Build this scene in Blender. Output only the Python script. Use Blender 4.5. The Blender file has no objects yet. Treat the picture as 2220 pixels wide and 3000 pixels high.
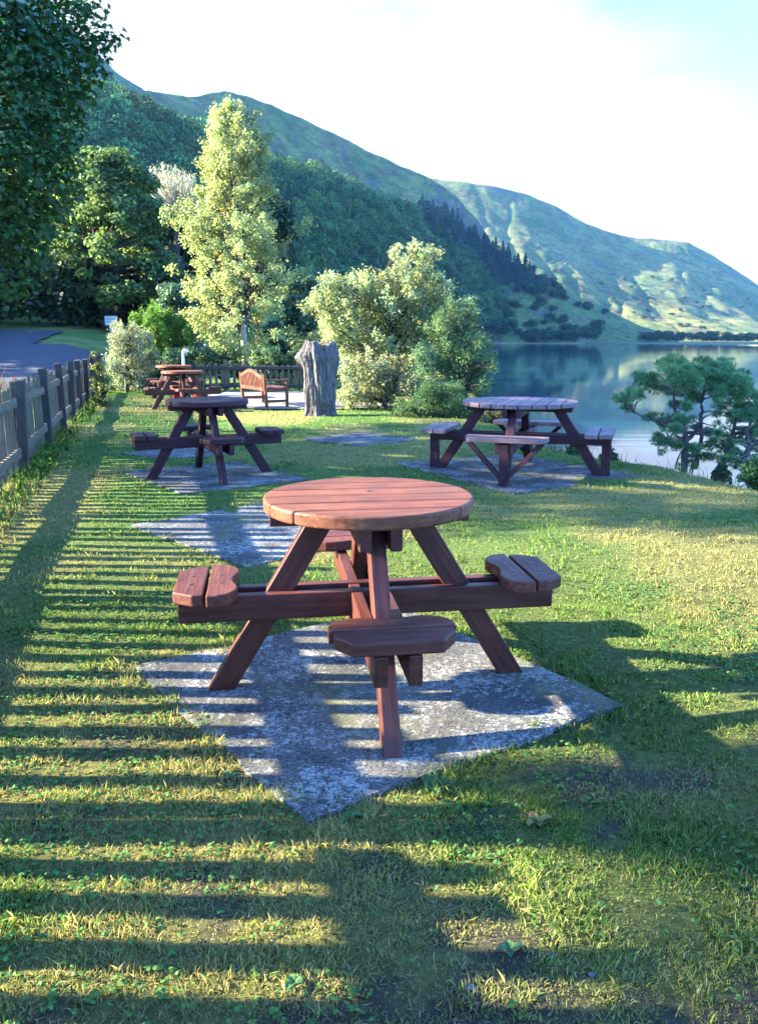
import bpy, bmesh, math, random
import numpy as np
from mathutils import Vector, Matrix
from mathutils.bvhtree import BVHTree

R = math.radians
scene = bpy.context.scene
col = scene.collection
random.seed(7)
rng = np.random.default_rng(11)

# ------------------------------------------------------------------ camera
CAM_H, PITCH, FPX = 1.4, R(12.25), 2340.0
cam_data = bpy.data.cameras.new("camera")
cam_data.sensor_fit = 'VERTICAL'
cam_data.sensor_height = 36.0
cam_data.lens = 36.0 * FPX / 3000.0
cam_data.clip_start = 0.05
cam_data.clip_end = 8000
cam = bpy.data.objects.new("camera", cam_data)
cam.location = (0, 0, CAM_H)
cam.rotation_euler = (R(90) - PITCH, 0, 0)
col.objects.link(cam)
scene.camera = cam

# ------------------------------------------------------------------ light
SUN_EL = R(20.5)
SUN_DX, SUN_DY = 1.0, -0.03            # horizontal direction the light travels
EXPOSURE = 3.3
SKY_STRENGTH = 0.125
sd = bpy.data.lights.new("sun", 'SUN')
sd.energy = 5.0
sd.angle = R(0.55)
sd.color = (1.0, 0.92, 0.70)
sun = bpy.data.objects.new("sun", sd)
ce = math.cos(SUN_EL)
sun.rotation_euler = Vector((SUN_DX * ce, SUN_DY * ce, -math.sin(SUN_EL))).to_track_quat('-Z', 'Y').to_euler()
sun.location = (-30, 0, 40)
col.objects.link(sun)

world = bpy.data.worlds.new("World")
scene.world = world
world.use_nodes = True
wn, wl = world.node_tree.nodes, world.node_tree.links
wn.clear()
wout = wn.new('ShaderNodeOutputWorld')
bg = wn.new('ShaderNodeBackground')
sky = wn.new('ShaderNodeTexSky')
sky.sky_type = 'NISHITA'
sky.sun_disc = False
sky.sun_elevation = SUN_EL
sky.sun_rotation = R(270)              # towards -X
sky.air_density = 1.0
sky.dust_density = 0.4
sky.ozone_density = 6.0
bg.inputs[1].default_value = SKY_STRENGTH
# a bank of thin bright cloud ahead over the fells, thinning out overhead
tc = wn.new('ShaderNodeTexCoord')
sep = wn.new('ShaderNodeSeparateXYZ')
wl.new(tc.outputs['Generated'], sep.inputs[0])
mp = wn.new('ShaderNodeMapping')
mp.inputs['Scale'].default_value = (1.6, 1.6, 4.5)
wl.new(tc.outputs['Generated'], mp.inputs[0])
cn = wn.new('ShaderNodeTexNoise')
cn.inputs['Scale'].default_value = 1.7
cn.inputs['Detail'].default_value = 6
cn.inputs['Roughness'].default_value = 0.55
wl.new(mp.outputs[0], cn.inputs[0])
mz = wn.new('ShaderNodeMapRange')       # cloud fades above about 25 degrees
mz.interpolation_type = 'SMOOTHSTEP'
mz.inputs[1].default_value = 0.42
mz.inputs[2].default_value = 0.58
mz.inputs[3].default_value = 1.0
mz.inputs[4].default_value = 0.0
wl.new(sep.outputs[2], mz.inputs[0])
my = wn.new('ShaderNodeMapRange')       # only ahead, over the valley
my.interpolation_type = 'SMOOTHSTEP'
my.inputs[1].default_value = 0.0
my.inputs[2].default_value = 0.6
wl.new(sep.outputs[1], my.inputs[0])
mn = wn.new('ShaderNodeMapRange')
mn.interpolation_type = 'SMOOTHSTEP'
mn.inputs[1].default_value = 0.22
mn.inputs[2].default_value = 0.46
wl.new(cn.outputs[0], mn.inputs[0])
m1 = wn.new('ShaderNodeMath'); m1.operation = 'MULTIPLY'
m2 = wn.new('ShaderNodeMath'); m2.operation = 'MULTIPLY'
wl.new(mz.outputs[0], m1.inputs[0]); wl.new(my.outputs[0], m1.inputs[1])
wl.new(m1.outputs[0], m2.inputs[0]); wl.new(mn.outputs[0], m2.inputs[1])
dt = wn.new('ShaderNodeVectorMath'); dt.operation = 'DOT_PRODUCT'      # a clear patch high on the right
wl.new(tc.outputs['Generated'], dt.inputs[0]); dt.inputs[1].default_value = (1.0, 0.0, 1.6)
da = wn.new('ShaderNodeMath'); da.operation = 'MULTIPLY_ADD'
wl.new(cn.outputs[0], da.inputs[0]); da.inputs[1].default_value = -0.35; wl.new(dt.outputs['Value'], da.inputs[2])
dm = wn.new('ShaderNodeMapRange'); dm.interpolation_type = 'SMOOTHSTEP'
dm.inputs[1].default_value = 0.51; dm.inputs[2].default_value = 0.63; dm.inputs[3].default_value = 1.0; dm.inputs[4].default_value = 0.0
wl.new(da.outputs[0], dm.inputs[0])
m3 = wn.new('ShaderNodeMath'); m3.operation = 'MULTIPLY'
wl.new(m2.outputs[0], m3.inputs[0]); wl.new(dm.outputs[0], m3.inputs[1])
cmix = wn.new('ShaderNodeMix'); cmix.data_type = 'RGBA'
wl.new(m3.outputs[0], cmix.inputs['Factor'])
stint = wn.new('ShaderNodeMix'); stint.data_type = 'RGBA'; stint.blend_type = 'MULTIPLY'
stint.inputs['Factor'].default_value = 1.0
stint.inputs['B'].default_value = (0.70, 0.86, 1.15, 1)
wl.new(sky.outputs[0], stint.inputs['A'])
wl.new(stint.outputs['Result'], cmix.inputs['A'])
cmix.inputs['B'].default_value = (1.0, 1.01, 1.0, 1)
wl.new(cmix.outputs['Result'], bg.inputs[0])
wl.new(bg.outputs[0], wout.inputs[0])

scene.view_settings.view_transform = 'Standard'
scene.view_settings.look = 'None'
scene.view_settings.gamma = 1.0
scene.view_settings.use_curve_mapping = False
scene.view_settings.exposure = EXPOSURE
scene.render.engine = 'CYCLES'
scene.cycles.use_denoising = True
scene.cycles.max_bounces = 6
scene.cycles.diffuse_bounces = 3
scene.cycles.glossy_bounces = 3
scene.cycles.transmission_bounces = 4
scene.cycles.volume_bounces = 0
scene.cycles.transparent_max_bounces = 6
scene.cycles.caustics_reflective = False
scene.cycles.caustics_refractive = False
scene.cycles.sample_clamp_indirect = 6

LAKE_Z = -2.6

# ------------------------------------------------------------------ helpers
def at(xd, yd, Y):
    """world point on the line of sight of (xd, yd) (1652-wide photo) at forward distance Y"""
    a = (xd * 1.3438 - 1110) / FPX
    b = -(yd * 1.3438 - 1500) / FPX
    dy = math.cos(PITCH) + b * math.sin(PITCH)
    dz = -math.sin(PITCH) + b * math.cos(PITCH)
    t = Y / dy
    return np.array((a * t, Y, CAM_H + dz * t))

def ray(xd, yd):
    a = (xd * 1.3438 - 1110) / FPX
    b = -(yd * 1.3438 - 1500) / FPX
    return Vector((a, math.cos(PITCH) + b * math.sin(PITCH), -math.sin(PITCH) + b * math.cos(PITCH))).normalized()

NT = rng.random((256, 256))
def vn(x, y, seed=0):
    x = np.asarray(x, float) + seed * 37.3; y = np.asarray(y, float) + seed * 91.7
    xi = np.floor(x).astype(int); yi = np.floor(y).astype(int)
    fx = x - xi; fy = y - yi
    fx = fx * fx * (3 - 2 * fx); fy = fy * fy * (3 - 2 * fy)
    g = lambda i, j: NT[i & 255, j & 255]
    return (g(xi, yi) * (1 - fx) * (1 - fy) + g(xi + 1, yi) * fx * (1 - fy)
            + g(xi, yi + 1) * (1 - fx) * fy + g(xi + 1, yi + 1) * fx * fy)

def fbm(x, y, seed=0, octv=4):
    s = 0; a = 0.5; t = 0
    for i in range(octv):
        s = s + a * vn(np.asarray(x) * 2 ** i, np.asarray(y) * 2 ** i, seed + i); t += a; a *= 0.5
    return s / t

def sstep(a, b, x):
    t = np.clip((np.asarray(x, float) - a) / (b - a), 0, 1)
    return t * t * (3 - 2 * t)

def tag(o, label=None, cat=None, group=None, kind=None):
    if label: o['label'] = label
    if cat: o['category'] = cat
    if group: o['group'] = group
    if kind: o['kind'] = kind
    return o

def empty(name, loc, rz=0):
    o = bpy.data.objects.new(name, None)
    o.empty_display_size = 0.1
    o.location = loc
    o.rotation_euler = (0, 0, rz)
    col.objects.link(o)
    return o

def link(name, me, mat, parent=None, M=None):
    o = bpy.data.objects.new(name, me)
    if mat is not None and len(me.materials) == 0:
        me.materials.append(mat)
    col.objects.link(o)
    if parent is not None: o.parent = parent
    if M is not None: o.matrix_local = M
    return o

def copy_tree(o, parent=None):
    c = o.copy(); col.objects.link(c)
    if parent is not None: c.parent = parent
    for ch in [x for x in list(o.children)]:
        copy_tree(ch, c)
    return c

def np_mesh(name, V, F, colr=None, smooth=False):
    """V (n,3); F (m,k) uniform polygons; colr (n,3) optional point colours"""
    V = np.ascontiguousarray(V, np.float32); F = np.ascontiguousarray(F, np.int32)
    me = bpy.data.meshes.new(name)
    m, k = F.shape
    me.vertices.add(len(V)); me.vertices.foreach_set('co', V.ravel())
    me.loops.add(m * k); me.loops.foreach_set('vertex_index', F.ravel())
    me.polygons.add(m)
    me.polygons.foreach_set('loop_start', np.arange(0, m * k, k, dtype=np.int32))
    me.polygons.foreach_set('loop_total', np.full(m, k, np.int32))
    if smooth: me.polygons.foreach_set('use_smooth', np.ones(m, bool))
    if colr is not None:
        a = me.color_attributes.new('Col', 'FLOAT_COLOR', 'POINT')
        c4 = np.ones((len(V), 4), np.float32); c4[:, :3] = np.clip(colr, 0, 1)
        a.data.foreach_set('color', c4.ravel())
    me.update(calc_edges=True)
    me.validate()
    return me

def polys(name, P, colr=None):
    """P (n,k,3) separate k-gons, colr (n,3)"""
    n, k, _ = P.shape
    c = None if colr is None else np.repeat(colr, k, axis=0)
    return np_mesh(name, P.reshape(-1, 3), np.arange(n * k).reshape(n, k), c)

def grid_faces(nu, nv):
    i = np.arange(nu - 1)[:, None] * nv + np.arange(nv - 1)[None, :]
    return np.stack([i, i + nv, i + nv + 1, i + 1], -1).reshape(-1, 4)

def unit(v):
    return v / np.maximum(np.linalg.norm(v, axis=-1, keepdims=True), 1e-9)

def tubes(name, paths, sides=6, colr=None):
    """paths: list of (pts, radii)"""
    Vs, Fs, n0 = [], [], 0
    for pts, rad in paths:
        pts = np.asarray(pts, float); rad = np.asarray(rad, float)
        t = np.gradient(pts, axis=0); t = unit(t)
        ref = np.array((0.3, 0.9, 0.1)) if abs(t[0][2]) > 0.7 else np.array((0, 0, 1.0))
        b = unit(np.cross(t, ref)); c = np.cross(b, t)
        ang = np.linspace(0, 2 * np.pi, sides, endpoint=False)
        ring = (np.cos(ang)[None, :, None] * b[:, None, :] + np.sin(ang)[None, :, None] * c[:, None, :])
        V = pts[:, None, :] + ring * rad[:, None, None]
        n = len(pts)
        i = np.arange(n - 1)[:, None] * sides + np.arange(sides)[None, :]
        j = np.arange(n - 1)[:, None] * sides + (np.arange(sides)[None, :] + 1) % sides
        F = np.stack([i, j, j + sides, i + sides], -1).reshape(-1, 4) + n0
        Vs.append(V.reshape(-1, 3)); Fs.append(F); n0 += n * sides
    return np_mesh(name, np.concatenate(Vs), np.concatenate(Fs), smooth=True)

def bez(p0, p1, p2, n):
    t = np.linspace(0, 1, n)[:, None]
    return (1 - t) ** 2 * p0 + 2 * t * (1 - t) * p1 + t ** 2 * p2

# ------------------------------------------------------------------ materials
def mat_new(name):
    m = bpy.data.materials.new(name); m.use_nodes = True
    nt = m.node_tree
    b = nt.nodes['Principled BSDF']
    return m, nt.nodes, nt.links, b

def n_noise(N, L, scale, detail=4, rough=0.55, vec=None, dist=0.0):
    n = N.new('ShaderNodeTexNoise')
    n.inputs['Scale'].default_value = scale
    n.inputs['Detail'].default_value = detail
    n.inputs['Roughness'].default_value = rough
    n.inputs['Distortion'].default_value = dist
    if vec is not None: L.new(vec, n.inputs['Vector'])
    return n

def n_ramp(N, L, src, stops):
    r = N.new('ShaderNodeValToRGB')
    e = r.color_ramp.elements
    while len(e) < len(stops): e.new(0.5)
    for k, (p, c) in enumerate(stops):
        e[k].position = p
        e[k].color = (c[0], c[1], c[2], 1) if len(c) == 3 else c
    L.new(src, r.inputs[0])
    return r

def n_mix(N, L, fac, a, b, mode='MIX'):
    m = N.new('ShaderNodeMix'); m.data_type = 'RGBA'; m.blend_type = mode
    for key, v in (('Factor', fac), ('A', a), ('B', b)):
        s = m.inputs[key]
        if isinstance(v, (int, float)): s.default_value = v
        elif isinstance(v, tuple): s.default_value = (v[0], v[1], v[2], 1)
        else: L.new(v, s)
    return m

def n_map(N, L, src, scale=(1, 1, 1), loc=(0, 0, 0)):
    m = N.new('ShaderNodeMapping')
    m.inputs['Scale'].default_value = scale
    m.inputs['Location'].default_value = loc
    L.new(src, m.inputs[0])
    return m

def n_bump(N, L, h, strength, dist, bsdf):
    b = N.new('ShaderNodeBump')
    b.inputs['Strength'].default_value = strength
    b.inputs['Distance'].default_value = dist
    L.new(h, b.inputs['Height'])
    L.new(b.outputs[0], bsdf.inputs['Normal'])
    return b

def wood_mat(name, c_dark, c_mid, c_light, rough=0.5, speck=0.25, coat=0.0, grain=1.0, spec=0.45):
    m, N, L, B = mat_new(name)
    t = N.new('ShaderNodeTexCoord')
    oi = N.new('ShaderNodeObjectInfo')
    off = N.new('ShaderNodeVectorMath'); off.operation = 'SCALE'
    cb = N.new('ShaderNodeCombineXYZ')
    for k in range(3): L.new(oi.outputs['Random'], cb.inputs[k])
    L.new(cb.outputs[0], off.inputs[0]); off.inputs[3].default_value = 17.0
    add = N.new('ShaderNodeVectorMath'); add.operation = 'ADD'
    L.new(t.outputs['Object'], add.inputs[0]); L.new(off.outputs[0], add.inputs[1])
    mp1 = n_map(N, L, add.outputs[0], (2.2, 38 * grain, 38 * grain))
    g = n_noise(N, L, 1.6, 6, 0.62, mp1.outputs[0], 0.4)
    rp = n_ramp(N, L, g.outputs[0], [(0.28, c_dark), (0.5, c_mid), (0.74, c_light)])
    big = n_noise(N, L, 5.0, 4, 0.6, add.outputs[0])
    rb = n_ramp(N, L, big.outputs[0], [(0.35, (0.72, 0.70, 0.70)), (0.65, (1.08, 1.05, 1.02))])
    mx_ = n_mix(N, L, 1.0, rp.outputs[0], rb.outputs[0], 'MULTIPLY')
    sy = N.new('ShaderNodeSeparateXYZ'); L.new(t.outputs['Object'], sy.inputs[0])
    md = N.new('ShaderNodeMath'); md.operation = 'MULTIPLY_ADD'; L.new(sy.outputs[1], md.inputs[0]); md.inputs[1].default_value = 1 / 0.14; md.inputs[2].default_value = 50.0
    fl = N.new('ShaderNodeMath'); fl.operation = 'FLOOR'; L.new(md.outputs[0], fl.inputs[0])
    wh = N.new('ShaderNodeTexWhiteNoise'); wh.noise_dimensions = '1D'; L.new(fl.outputs[0], wh.inputs['W'])
    rw = n_ramp(N, L, wh.outputs['Value'], [(0.0, (0.80, 0.78, 0.78)), (1.0, (1.18, 1.16, 1.14))])
    mx = n_mix(N, L, 1.0, mx_.outputs['Result'], rw.outputs[0], 'MULTIPLY')
    sp = n_noise(N, L, 160, 3, 0.7, n_map(N, L, add.outputs[0], (0.6, 1, 1)).outputs[0])
    rs = n_ramp(N, L, sp.outputs[0], [(0.60, (0, 0, 0)), (0.70, (1, 1, 1))])
    ms = N.new('ShaderNodeMath'); ms.operation = 'MULTIPLY'
    L.new(rs.outputs[0], ms.inputs[0]); ms.inputs[1].default_value = speck
    mx2 = n_mix(N, L, ms.outputs[0], mx.outputs['Result'], tuple(min(1, c * 1.9 + 0.05) for c in c_light))
    L.new(mx2.outputs['Result'], B.inputs['Base Color'])
    rr = n_ramp(N, L, big.outputs[0], [(0.3, (rough - 0.1,) * 3), (0.7, (rough + 0.15,) * 3)])
    L.new(rr.outputs[0], B.inputs['Roughness'])
    B.inputs['Specular IOR Level'].default_value = spec
    B.inputs['Coat Weight'].default_value = coat
    B.inputs['Coat Roughness'].default_value = 0.35
    n_bump(N, L, g.outputs[0], 0.35, 0.004, B)
    return m

def leaf_mat(name, trans=0.35, rough=0.5, spec=0.35, tint=(1.25, 1.2, 0.6)):
    m, N, L, B = mat_new(name)
    a = N.new('ShaderNodeAttribute'); a.attribute_name = 'Col'
    L.new(a.outputs['Color'], B.inputs['Base Color'])
    B.inputs['Roughness'].default_value = rough
    B.inputs['Specular IOR Level'].default_value = spec
    tr = N.new('ShaderNodeBsdfTranslucent')
    tm = n_mix(N, L, 1.0, a.outputs['Color'], tint, 'MULTIPLY')
    L.new(tm.outputs['Result'], tr.inputs[0])
    ms = N.new('ShaderNodeMixShader'); ms.inputs[0].default_value = trans
    L.new(B.outputs[0], ms.inputs[1]); L.new(tr.outputs[0], ms.inputs[2])
    L.new(ms.outputs[0], N['Material Output'].inputs[0])
    return m

def bark_mat(name, c0, c1, scale=(6, 6, 1.2), bump=0.6):
    m, N, L, B = mat_new(name)
    t = N.new('ShaderNodeTexCoord')
    mp_ = n_map(N, L, t.outputs['Object'], scale)
    n = n_noise(N, L, 3.0, 6, 0.65, mp_.outputs[0], 0.6)
    r = n_ramp(N, L, n.outputs[0], [(0.35, c0), (0.65, c1)])
    L.new(r.outputs[0], B.inputs['Base Color'])
    B.inputs['Roughness'].default_value = 0.85
    B.inputs['Specular IOR Level'].default_value = 0.2
    n_bump(N, L, n.outputs[0], bump, 0.03, B)
    return m

M_WOOD = wood_mat('red_stained_wood', (0.040, 0.009, 0.007), (0.074, 0.019, 0.012), (0.12, 0.038, 0.024), 0.45, 0.12, 0.05, 1.0, 0.3)  # legs and beams: their shade is put into a darker tone
M_WOOD_SEAT = wood_mat('stained_seat_wood', (0.055, 0.014, 0.010), (0.10, 0.030, 0.019), (0.16, 0.058, 0.038), 0.5, 0.25, 0.0, 1.0, 0.25)  # seats: darker than the top, shade on them put into the colour
M_WOOD_TOP = wood_mat('sunlit_weathered_wood', (0.085, 0.023, 0.010), (0.155, 0.051, 0.022), (0.25, 0.10, 0.047), 0.5, 0.3, 0.0, 1.0, 0.25)  # weathered top, made paler also to carry the sunlight on it
M_WOOD_D = wood_mat('shade_toned_wood', (0.022, 0.007, 0.011), (0.040, 0.013, 0.019), (0.068, 0.025, 0.033), 0.55, 0.12, 0.0, 1.0, 0.2)  # same stain again, with shade put into a darker, purplish colour
M_WOOD_T = wood_mat('weathered_stained_wood', (0.09, 0.052, 0.055), (0.165, 0.105, 0.108), (0.26, 0.18, 0.185), 0.55, 0.3)
M_BENCH = wood_mat('varnished_bench_wood', (0.07, 0.018, 0.008), (0.135, 0.038, 0.017), (0.20, 0.062, 0.028), 0.45, 0.1, 0.1)
M_FENCE = wood_mat('weathered_fence_wood', (0.048, 0.038, 0.020), (0.112, 0.092, 0.052), (0.21, 0.18, 0.115), 0.8, 0.35)
M_POST = wood_mat('dark_post_wood', (0.022, 0.019, 0.018), (0.05, 0.042, 0.038), (0.10, 0.088, 0.08), 0.85, 0.3)
M_LEAF = leaf_mat('leaf')
M_LEAF_SOFT = leaf_mat('leaf_pale', 0.5, 0.6, 0.3, (1.3, 1.25, 0.8))
M_LEAF_DARK = leaf_mat('leaf_dark', 0.38, 0.5, 0.3, (0.9, 1.25, 0.4))
M_FAR = leaf_mat('leaf_far', 0.12, 0.8, 0.1)
M_GRASS = leaf_mat('grass_blade', 0.30, 0.6, 0.12, (1.1, 1.15, 0.6))
M_BARK = bark_mat('bark_brown', (0.025, 0.018, 0.014), (0.085, 0.065, 0.05))
M_BARK_W = bark_mat('bark_white', (0.16, 0.14, 0.12), (0.62, 0.58, 0.50), (5, 5, 9), 0.3)
M_BARK_P = bark_mat('bark_grey', (0.05, 0.04, 0.045), (0.16, 0.13, 0.13))

def plain(name, c, rough=0.6, metal=0.0):
    m, N, L, B = mat_new(name)
    t = N.new('ShaderNodeTexCoord')
    n = n_noise(N, L, 14, 4, 0.6, t.outputs['Object'])
    r = n_ramp(N, L, n.outputs[0], [(0.3, tuple(x * 0.8 for x in c)), (0.7, tuple(min(1, x * 1.12) for x in c))])
    L.new(r.outputs[0], B.inputs['Base Color'])
    B.inputs['Roughness'].default_value = rough
    B.inputs['Metallic'].default_value = metal
    return m
M_SCREW = plain('screw_steel', (0.10, 0.09, 0.09), 0.4, 0.7)
M_HOLE = plain('hole_black', (0.01, 0.006, 0.005), 0.9)
M_WHITE = plain('white_paint', (0.78, 0.78, 0.76), 0.5)
M_RED = plain('red_plastic', (0.5, 0.03, 0.02), 0.4)
M_SIGN = plain('sign_white', (0.40, 0.42, 0.40), 0.6)
M_INK = plain('sign_grey_ink', (0.15, 0.19, 0.22), 0.6)
M_STONE = plain('pebble_stone', (0.10, 0.105, 0.13), 0.8)
M_WALL = plain('dry_stone', (0.13, 0.12, 0.10), 0.9)
M_PETAL = plain('white_petal', (0.8, 0.8, 0.74), 0.6)

# concrete with pale lichen speckle
def concrete_mat():
    m, N, L, B = mat_new('lichened_concrete')
    t = N.new('ShaderNodeTexCoord')
    v = t.outputs['Object']
    n1 = n_noise(N, L, 2.6, 8, 0.7, v)
    base = n_ramp(N, L, n1.outputs[0], [(0.32, (0.055, 0.052, 0.050)), (0.5, (0.105, 0.10, 0.09)), (0.68, (0.17, 0.16, 0.14))])
    # pale lichen: fine speckle whose density changes from place to place
    n2 = n_noise(N, L, 42, 6, 0.78, v, 0.6)
    n3 = n_noise(N, L, 3.4, 5, 0.6, n_map(N, L, v, (1, 1, 1), (9, 2, 0)).outputs[0])
    ad = N.new('ShaderNodeMath'); ad.operation = 'MULTIPLY_ADD'
    L.new(n3.outputs[0], ad.inputs[0]); ad.inputs[1].default_value = 0.55; L.new(n2.outputs[0], ad.inputs[2])
    lich = n_ramp(N, L, ad.outputs[0], [(0.785, (0, 0, 0)), (0.88, (0.9, 0.9, 0.9))])
    mx = n_mix(N, L, lich.outputs[0], base.outputs[0], (0.37, 0.36, 0.32))
    # dark pits
    n4 = n_noise(N, L, 95, 4, 0.75, v)
    dk = n_ramp(N, L, n4.outputs[0], [(0.40, (0.25, 0.25, 0.25)), (0.50, (1, 1, 1))])
    mx2 = n_mix(N, L, 1.0, mx.outputs['Result'], dk.outputs[0], 'MULTIPLY')
    # moss stains
    n5 = n_noise(N, L, 1.9, 6, 0.65, n_map(N, L, v, (1, 1, 1), (5, 3, 0)).outputs[0])
    ms = n_ramp(N, L, n5.outputs[0], [(0.52, (0, 0, 0)), (0.66, (0.7, 0.7, 0.7))])
    mx3 = n_mix(N, L, ms.outputs[0], mx2.outputs['Result'], (0.12, 0.115, 0.05))
    L.new(mx3.outputs['Result'], B.inputs['Base Color'])
    B.inputs['Roughness'].default_value = 0.95
    B.inputs['Specular IOR Level'].default_value = 0.12
    n_bump(N, L, n2.outputs[0], 0.8, 0.010, B)
    return m
M_CONC = concrete_mat()

def ground_mat():
    m, N, L, B = mat_new('lawn_soil')
    a = N.new('ShaderNodeAttribute'); a.attribute_name = 'Col'
    t = N.new('ShaderNodeTexCoord')
    n = n_noise(N, L, 26, 8, 0.78, t.outputs['Object'])
    r = n_ramp(N, L, n.outputs[0], [(0.30, (0.30, 0.30, 0.30)), (0.5, (0.95, 0.95, 0.95)), (0.70, (1.75, 1.7, 1.6))])
    mx0 = n_mix(N, L, 1.0, a.outputs['Color'], r.outputs[0], 'MULTIPLY')
    f1 = n_noise(N, L, 90, 4, 0.7, n_map(N, L, t.outputs['Object'], (3.5, 0.7, 1)).outputs[0], 1.5)
    f2 = n_noise(N, L, 90, 4, 0.7, n_map(N, L, t.outputs['Object'], (0.7, 3.5, 1), (3, 7, 0)).outputs[0], 1.5)
    fm = N.new('ShaderNodeMath'); fm.operation = 'MAXIMUM'
    L.new(f1.outputs[0], fm.inputs[0]); L.new(f2.outputs[0], fm.inputs[1])
    fr = n_ramp(N, L, fm.outputs[0], [(0.60, (0, 0, 0)), (0.70, (0.75, 0.75, 0.75))])
    mx = n_mix(N, L, fr.outputs[0], mx0.outputs['Result'], (0.23, 0.20, 0.075))
    L.new(mx.outputs['Result'], B.inputs['Base Color'])
    B.inputs['Roughness'].default_value = 0.95
    B.inputs['Specular IOR Level'].default_value = 0.05
    n2 = n_noise(N, L, 60, 6, 0.75, t.outputs['Object'])
    n_bump(N, L, n2.outputs[0], 0.8, 0.03, B)
    return m
M_GROUND = ground_mat()

def asphalt_mat():
    m, N, L, B = mat_new('asphalt')
    t = N.new('ShaderNodeTexCoord')
    n = n_noise(N, L, 0.8, 6, 0.65, t.outputs['Object'])
    r = n_ramp(N, L, n.outputs[0], [(0.3, (0.020, 0.020, 0.026)), (0.7, (0.042, 0.042, 0.050))])
    n2 = n_noise(N, L, 60, 3, 0.7, t.outputs['Object'])
    r2 = n_ramp(N, L, n2.outputs[0], [(0.3, (0.7, 0.7, 0.7)), (0.7, (1.3, 1.3, 1.3))])
    mx = n_mix(N, L, 1.0, r.outputs[0], r2.outputs[0], 'MULTIPLY')
    L.new(mx.outputs['Result'], B.inputs['Base Color'])
    B.inputs['Roughness'].default_value = 0.8
    n_bump(N, L, n2.outputs[0], 0.4, 0.01, B)
    return m

def gravel_mat():
    m, N, L, B = mat_new('pale_gravel')
    t = N.new('ShaderNodeTexCoord')
    vo = N.new('ShaderNodeTexVoronoi'); vo.inputs['Scale'].default_value = 45
    L.new(t.outputs['Object'], vo.inputs['Vector'])
    r = n_ramp(N, L, vo.outputs['Color'], [(0.1, (0.15, 0.13, 0.115)), (0.9, (0.34, 0.305, 0.27))])
    n = n_noise(N, L, 1.5, 5, 0.6, t.outputs['Object'])
    r2 = n_ramp(N, L, n.outputs[0], [(0.3, (0.75, 0.75, 0.7)), (0.7, (1.1, 1.08, 1.05))])
    mx = n_mix(N, L, 1.0, r.outputs[0], r2.outputs[0], 'MULTIPLY')
    L.new(mx.outputs['Result'], B.inputs['Base Color'])
    B.inputs['Roughness'].default_value = 0.9
    n_bump(N, L, vo.outputs['Distance'], 0.5, 0.01, B)
    return m

def water_mat():
    m, N, L, B = mat_new('lake_water')
    t = N.new('ShaderNodeTexCoord')
    B.inputs['Base Color'].default_value = (0.006, 0.035, 0.055, 1)
    B.inputs['Roughness'].default_value = 0.04
    B.inputs['IOR'].default_value = 1.333
    B.inputs['Specular IOR Level'].default_value = 0.75
    mp_ = n_map(N, L, t.outputs['Object'], (0.35, 1.6, 1))
    n = n_noise(N, L, 1.3, 3, 0.5, mp_.outputs[0])
    big = n_noise(N, L, 0.035, 3, 0.5, n_map(N, L, t.outputs['Object'], (0.5, 1.4, 1)).outputs[0])
    rb = n_ramp(N, L, big.outputs[0], [(0.42, (0.12,) * 3), (0.62, (1,) * 3)])
    mm = N.new('ShaderNodeMath'); mm.operation = 'MULTIPLY'
    L.new(n.outputs[0], mm.inputs[0]); L.new(rb.outputs[0], mm.inputs[1])
    n_bump(N, L, mm.outputs[0], 0.10, 0.05, B)
    return m

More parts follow.
